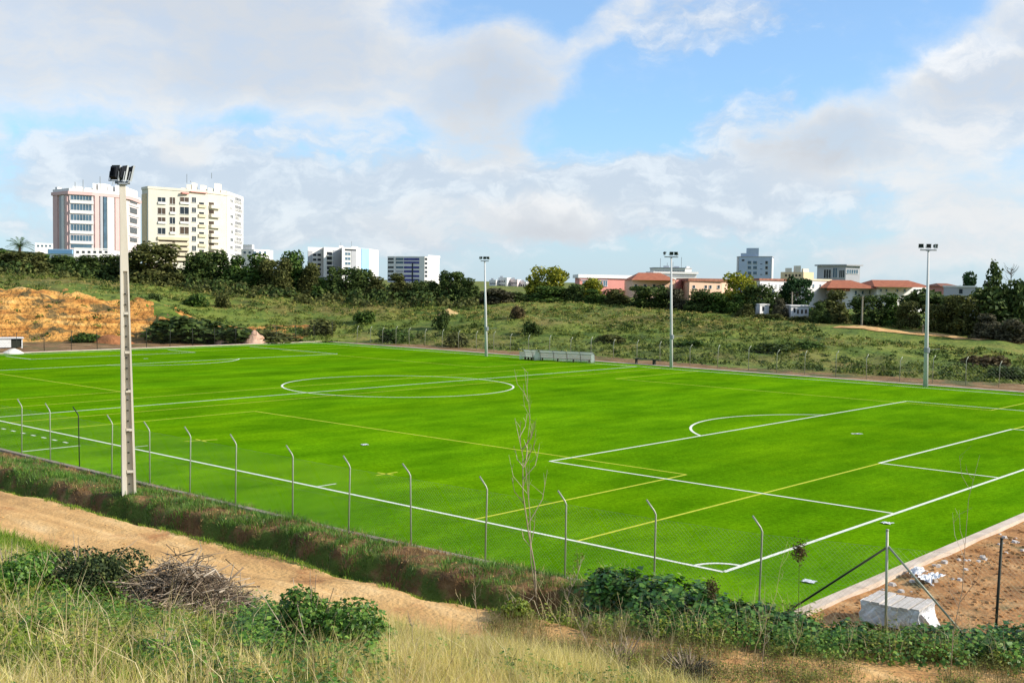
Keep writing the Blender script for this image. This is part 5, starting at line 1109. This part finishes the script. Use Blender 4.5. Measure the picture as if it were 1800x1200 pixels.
# brush of dry stems and olive sprays that hides the road in front of the ivy
x, y, d, px = polar_pts(3900, 19.5, 26.4, 860, 1860); s = road_s(x, y); f = fbm(x/.9, y/.9, 111); ok = (s > -2.6) & (s < 5) & (f > .40) & (R8.random(len(x)) < np.interp(px, [880, 1000, 1200, 1290, 1540, 1860], [.6, 1, .95, .6, .5, .9]))
k, b_, dr = tufts(x[ok], y[ok], 13, .2); hb = (R8.uniform(.25, .75, ok.sum())*np.interp(px[ok], [880, 1150, 1300, 1500], [1, .95, .6, .5]))[k]*R8.uniform(.4, 1.1, len(k))
tag(blades('roadside_brush', b_, hb, R8.uniform(.005, .012, len(k)), dr*.5+R8.normal(0, .22, (len(k), 3))*[1, 1, 0], island_mat('dry brush stems', [(0, (.16, .11, .05)), (.4, (.34, .26, .12)), (.7, (.22, .24, .05)), (1, (.50, .42, .24))], .8, .25)), 'dry stems and olive brush along the road in front of the ivy', 'brush')
ok2 = ok & (f > .5); leaf_patch('roadside_weeds', 'small olive and yellow leaves among the dry brush in front of the ivy', x[ok2], y[ok2], R8.uniform(.12, .3, ok2.sum()), R8.uniform(.15, .55, ok2.sum()), 26, (.012, .032), island_mat('olive spray leaves', [(0, (.07, .09, .02)), (.5, (.16, .19, .03)), (1, (.34, .33, .06))], .7, .3), 'weeds')
x, y, d, px = polar_pts(2600, 14, 25, 560, 1080); s = road_s(x, y); ok = (s > 1.5) & (fbm(x/1.4, y/1.4, 113) > .38)
k, b_, dr = tufts(x[ok], y[ok], 20, .2); hb = R8.uniform(.4, .85, ok.sum())[k]*R8.uniform(.45, 1.1, len(k))
tag(blades('tall_dry_grass', b_, hb, R8.uniform(.004, .010, len(k)), dr*.4+np.array([-.1, .05, 0])+R8.normal(0, .15, (len(k), 3))*[1, 1, 0], M_straw), 'taller feathery dry grass at the bottom middle of the picture', 'dry grass')

# ivy hedge in front of the corner of the fence
def hedge(name, label, pts, n, rr, hh, size, m, cat, core=None):
    pts = np.array(pts); seg = np.linalg.norm(np.diff(pts, axis=0), axis=1); cu = np.concatenate([[0], np.cumsum(seg)]); u = R8.uniform(0, cu[-1], n)
    lx, ly = np.interp(u, cu, pts[:, 0]), np.interp(u, cu, pts[:, 1]); k = .25+1.35*fbm(u/.8, u*0+n*.01, 7, 4)
    a = R8.uniform(0, 6.283, n); q = R8.random(n)**.35; e_ = R8.uniform(0, 1, n); ang_ = e_*np.pi
    cx, cy = lx+np.cos(a)*R8.normal(0, .12, n), ly+np.sin(a)*R8.normal(0, .12, n)
    off = np.cos(ang_)*rr*q*k; ht = np.sin(ang_)*hh*q*k
    tx = np.gradient(pts[:, 0], cu), np.gradient(pts[:, 1], cu); tx = np.stack([np.interp(u, cu, tx[0]), np.interp(u, cu, tx[1])], 1); tx /= np.linalg.norm(tx, axis=1)[:, None]
    cx = cx-tx[:, 1]*off; cy = cy+tx[:, 0]*off
    f_ = fbm(cx/.32, cy/.32, 15, 3); kp = f_ > .38; ht = ht*(.6+.8*f_)+np.abs(R8.normal(0, .05, n)); c = np.stack([cx, cy, zfun(cx, cy)+ht+.03], 1); nrm = np.stack([-tx[:, 1]*np.cos(ang_), tx[:, 0]*np.cos(ang_), np.sin(ang_)+.4], 1)+rdir(n)*.55
    o = link(name, leaf_mesh(name, quads(c[kp], nrm[kp], R8.uniform(*size, n)[kp]*R8.uniform(.7, 1.2, n)[kp], 1.35)), m); return tag(o, label, cat)
hedge('ivy_hedge', 'glossy dark green ivy growing over the fence foot left of the corner post', [(-.4, -5.6), (1.2, -5.2), (2.8, -4.7), (4.2, -4.1)], 8000, 1.0, .66, (.045, .105), M_ivy, 'hedge')
hedge('ivy_hedge', 'lower ivy and bramble hedge right of the corner post', [(4.3, -4.2), (6.2, -3.4), (8.2, -2.4), (10.5, -.8), (13, 1.4)], 8500, .85, .52, (.04, .095), M_ivy, 'hedge')
hedge('leaf_fringe', 'light green leaf fringe on the road side of the ivy', [(.2, -6.6), (1.6, -6.4), (3.2, -6.0), (5.4, -5.2), (7.6, -4.1), (10, -2.4)], 5600, .75, .48, (.025, .06), M_leafg, 'hedge')
x, y, d, px = polar_pts(1600, 22, 29, 830, 1960); s = road_s(x, y); ok = (s < -1.6) & (s > -5.6) & (y < fence_y(x)+.1) & (x > -.8) & (fbm(x/.5, y/.5, 121, 3) > .5)
leaf_patch('yellow_sprays', 'yellow green leaf sprays mixed through the ivy', x[ok], y[ok], R8.uniform(.1, .25, ok.sum()), R8.uniform(.3, .8, ok.sum()), 22, (.025, .06), M_yleaf, 'ivy')
k, b_, dr = tufts(x[ok], y[ok], 3, .2); tag(blades('ivy_stems', b_, R8.uniform(.5, 1.25, len(k)), R8.uniform(.006, .012, len(k)), dr*.4+R8.normal(0, .3, (len(k), 3))*[1, 1, 0], M_stem), 'dry brown stems standing up through the ivy', 'stems')
def bush(name, label, px, py, w, hh, n, size, m, cat='bush', stems=14, lobes=9):
    g = hit(px, py); t = empty(name, g, 0, label, cat); V = []
    for i in range(lobes):
        a = rnd.uniform(0, 6.28); r_ = .33*w*math.sqrt(rnd.random()); c0 = np.array([r_*math.cos(a), r_*math.sin(a), hh*rnd.uniform(.2, .68)*(1-.5*r_/w)]); kk = n//lobes
        dr = rdir(kk); q = R8.uniform(.35, 1, kk)[:, None]**.5; sz = np.array([w*rnd.uniform(.15, .24)]*2+[hh*rnd.uniform(.2, .32)])
        c = c0+dr*q*sz; c[:, 2] = np.maximum(c[:, 2], .01); V.append(quads(c, dr*.6+rdir(kk)*.7+np.array([0, 0, .4]), R8.uniform(*size, kk), 1.1))
    link('leaves', leaf_mesh('leaves', np.concatenate(V)), m, t)
    mb = MB()
    for i in range(stems): a = rnd.uniform(0, 6.28); r_ = w*.42*rnd.random(); mb.tube([(0, 0, -.05), (r_*.5*math.cos(a), r_*.5*math.sin(a), hh*.5), (r_*math.cos(a), r_*math.sin(a), hh*rnd.uniform(.7, 1.08))], [.014, .009, .004], 4)
    mb.build('stems', M_twig, t); return t
M_dshrub = island_mat('dark needle foliage', [(0, (.02, .035, .010)), (.6, (.045, .075, .018)), (1, (.13, .15, .035))], .7, .15)
bush('shrub', 'dark green shrub left of the heap of dead branches', 140, 1042, 2.6, 1.05, 7000, (.018, .045), M_dshrub)
bush('shrub', 'dull green shrub at the left picture edge', 18, 1045, 2.0, .9, 4600, (.02, .045), M_leafg)
bush('shrub', 'round leafy green mallow bush right of the heap of dead branches', 545, 1172, 2.1, 1.3, 7500, (.02, .055), M_leafg)
bush('shrub', 'leafy green clump below the road end of the dead branches', 628, 1150, 1.3, .7, 2600, (.025, .055), M_leafg)
bush('shrub', 'light yellow green leafy bush at the left end of the ivy', 905, 1086, 1.15, .5, 1500, (.04, .075), M_yleaf)
bush('shrub', 'yellow flowering bush with thin upright stems near the ivy', 1090, 1185, 1.3, .75, 1300, (.012, .028), M_yleaf, 'bush', 60)
bush('shrub', 'brown and olive bush at the bottom right of the bank', 1210, 1195, 1.7, .55, 2300, (.012, .03), TINT['grey'], 'bush', 60)
bush('shrub', 'green leafy clump at the bottom middle of the picture', 790, 1192, 1.0, .36, 1200, (.025, .05), M_leafg)
bush('shrub', 'green leafy clump at the bottom left among straw', 280, 1165, .9, .4, 1300, (.02, .045), M_leafg)
# heap of dead branches
g = hit(316, 1082); t = empty('brush_pile', (g.x, g.y, g.z+.12), 0, 'grey heap of tangled dead branches beside the dirt road', 'brush pile'); vx = Vector((RGT[0], RGT[1], 0)).normalized(); vy = Vector((FWD[0], FWD[1], 0)).normalized()
def sticks(n, wx, wy, hh, L, r0):
    mb = MB()
    for i in range(n):
        a = rnd.gauss(0, .42); q = math.sqrt(rnd.random()); th = rnd.uniform(0, 6.28); px_, py_ = q*math.cos(th), q*math.sin(th); dome = max(0, 1-q*q)
        c = vx*px_*wx+vy*py_*wy+Vector((0, 0, hh*dome*rnd.uniform(.25, 1.05)+.03)); l = rnd.uniform(*L); az_ = rnd.uniform(0, 6.28); ev = rnd.gauss(-.15*q, .35)
        d_ = (vx*math.cos(az_)+vy*math.sin(az_))*math.cos(ev)+Vector((0, 0, math.sin(ev))); sd_ = Vector((rnd.gauss(0, 1), rnd.gauss(0, 1), rnd.gauss(0, .6)))*l*.15
        r_ = rnd.uniform(*r0); a_, b__ = c-d_*l/2, c+d_*l/2; a_.z = max(a_.z, -.05); b__.z = max(b__.z, -.03)
        mb.tube([a_, a_.lerp(b__, .35)+sd_, a_.lerp(b__, .7)-sd_*.4, b__], [r_, r_*.9, r_*.65, r_*.3], 5)
        if rnd.random() < .6: m_ = a_.lerp(b__, .55)+sd_*.2; e_ = m_+d_*l*.25+Vector((rnd.gauss(0, .1), rnd.gauss(0, .1), rnd.uniform(-.05, .14))); mb.tube([m_, m_.lerp(e_, .5)+sd_*.2, e_], [r_*.55, r_*.4, r_*.2], 4)
    return mb
sticks(200, 1.2, .8, .92, (.5, 1.3), (.006, .016)).build('branches', M_twig, t, True); sticks(1400, 1.25, .85, .78, (.2, .75), (.003, .008)).build('twigs', M_twig, t)
sticks(150, 1.2, .85, .7, (.6, 1.4), (.006, .014)).build('dark_branches', M_bark, t, True)
mb = MB(); o_ = vx*-1.35+vy*.1+Vector((0, 0, .5)); mb.tube([o_+vx*1.0-Vector((0, 0, .1)), o_+vx*.4+Vector((0, 0, .05)), o_, o_-vx*.2+Vector((0, 0, -.12)), o_-vx*.22+Vector((0, 0, -.4))], [.028, .026, .022, .018, .01], 6); mb.build('crooked_branch', M_stem, t, True)
# bare saplings and dry stalks
def bare_plant(name, label, px, py, top, dist=None, r0=.02, nb=9, m=None, lean=None, cat='plant', leaves=None, seed=0, spread=.35):
    q = random.Random(seed); g = hit(px, py); d_ = math.hypot(g.x-CAM[0], g.y-CAM[1]); tp = Vector(at(*top, d_))-g; t = empty(name, g, 0, label, cat); mb = MB(); mb2 = MB()
    pts = [Vector((0, 0, -.1))]+[tp*k+Vector((q.gauss(0, .02), q.gauss(0, .02), 0))*tp.length*.6 for k in (.2, .4, .6, .8)]+[tp]
    mb.tube(pts, [r0*(1-.16*i) for i in range(6)], 6); LV = []
    for i in range(nb):
        k = q.uniform(.25, .92); j = min(4, int(k*5)); p = pts[j].lerp(pts[j+1], k*5-j); a = q.uniform(0, 6.28); l = tp.length*q.uniform(.12, spread)*(1.15-k*.6)
        e_ = p+Vector((math.cos(a)*l*.45, math.sin(a)*l*.45, l*.9)); mid = p.lerp(e_, .5)+Vector((math.cos(a), math.sin(a), -.3))*l*.12
        mb2.tube([p, mid, e_], [r0*.5*(1.1-k*.5), r0*.36, r0*.16], 4); LV += [mid, e_]
        for _ in range(2): f_ = mid.lerp(e_, q.random()); h_ = f_+Vector((q.gauss(0, .3), q.gauss(0, .3), q.uniform(.2, .8)))*l*.4; mb2.tube([f_, h_], [r0*.26, r0*.12], 3); LV.append(h_)
    mb.build('stem', m or M_twig, t, True); mb2.build('branches', m or M_twig, t)
    if leaves:
        c = np.array([tuple(v) for v in LV for _ in range(leaves[0])])+R8.normal(0, leaves[1], (len(LV)*leaves[0], 3)); link('leaves', leaf_mesh('leaves', quads(c, rdir(len(c)), R8.uniform(leaves[2]*.6, leaves[2]*1.3, len(c)))), leaves[3], t)
    return t
bare_plant('bare_sapling', 'tall thin bare sapling standing in front of the middle of the pitch', 944, 1062, (905, 735), r0=.024, nb=14, seed=3, cat='sapling', leaves=(2, .05, .014, M_yleaf))
bare_plant('bare_sapling', 'forked upper shoot beside the tall sapling reaching toward the circle', 946, 1066, (922, 648), r0=.014, nb=9, seed=5, cat='sapling', spread=.22)
bare_plant('bare_sapling', 'yellow leaved sapling leaning right at the left end of the ivy', 990, 1072, (1028, 975), r0=.018, nb=8, seed=6, cat='sapling', leaves=(4, .05, .028, M_yleaf))
STK = 'dry stalks on the bank'
for i, (px, py, tx, ty, lab) in enumerate(((842, 1105, 830, 992, 'pale dry stalk left of the light yellow green bush'), (868, 1150, 800, 1040, 'leaning dry stalk crossing the ditch right of the road end'), (1000, 1150, 940, 1010, 'branched dry stalk below the tall sapling'), (1055, 1185, 985, 1020, 'thin dry stalk left of the yellow flowering bush'), (1105, 1195, 1085, 1040, 'upright dry stalk behind the yellow flowering bush'), (1150, 1195, 1143, 1060, 'straight pale stalk right of the yellow flowering bush'),
      (1340, 1195, 1345, 1010, 'tall straight stalk in front of the ivy near the brace'), (1320, 1180, 1385, 950, 'leaning green stalk that crosses the goal line'), (1385, 1190, 1420, 1060, 'short dry stalk in the ivy left of the wrapped pallet'), (1670, 1190, 1722, 800, 'tall bent reddish stalk at the right crossing the kerb'), (1475, 1180, 1510, 1080, 'short pale stalk in front of the wrapped pallet'), (640, 1085, 610, 1040, 'dark broken stick at the road edge above the leafy clump'), (735, 1190, 720, 1080, 'dry stalk in the straw left of the bottom middle clump'), (360, 1190, 395, 1075, 'pale stalk leaning over the heap of dead branches'), (50, 1090, 100, 930, 'thin straw stalk leaning right at the left picture edge'))):
    bare_plant('dry_stalk', lab, px, py, (tx, ty), r0=.009 if i != 9 else .012, nb=7, seed=20+i, m=M_stem if i % 3 else M_twig, spread=.28, cat='stalk')['group'] = STK
# dark seed heads and dead shrubs seen against the turf
def seedhead(label, px, py, sx, sy, w, seed):
    q = random.Random(seed); g = hit(px, py); d_ = math.hypot(g.x-CAM[0], g.y-CAM[1]); tp = Vector(at(sx, sy, d_))-g; t = empty('thistle', g, 0, label, 'thistle')
    MB().tube([(0, 0, -.05), tp*.5+Vector((.02, 0, 0)), tp], [.008, .006, .005], 5).build('stem', M_bark, t); c = np.array(tp)+R8.normal(0, 1, (520, 3))*w*np.array([.34, .34, .52])
    link('leaves', leaf_mesh('leaves', quads(c, rdir(520), R8.uniform(.014, .034, 520))), TINT['brown'], t)
seedhead('dark dead thistle head against the goal line near the corner', 1400, 1150, 1405, 970, .2, 2); seedhead('dark dead thistle head low in front of the pitch corner', 1262, 1110, 1252, 1034, .22, 3)
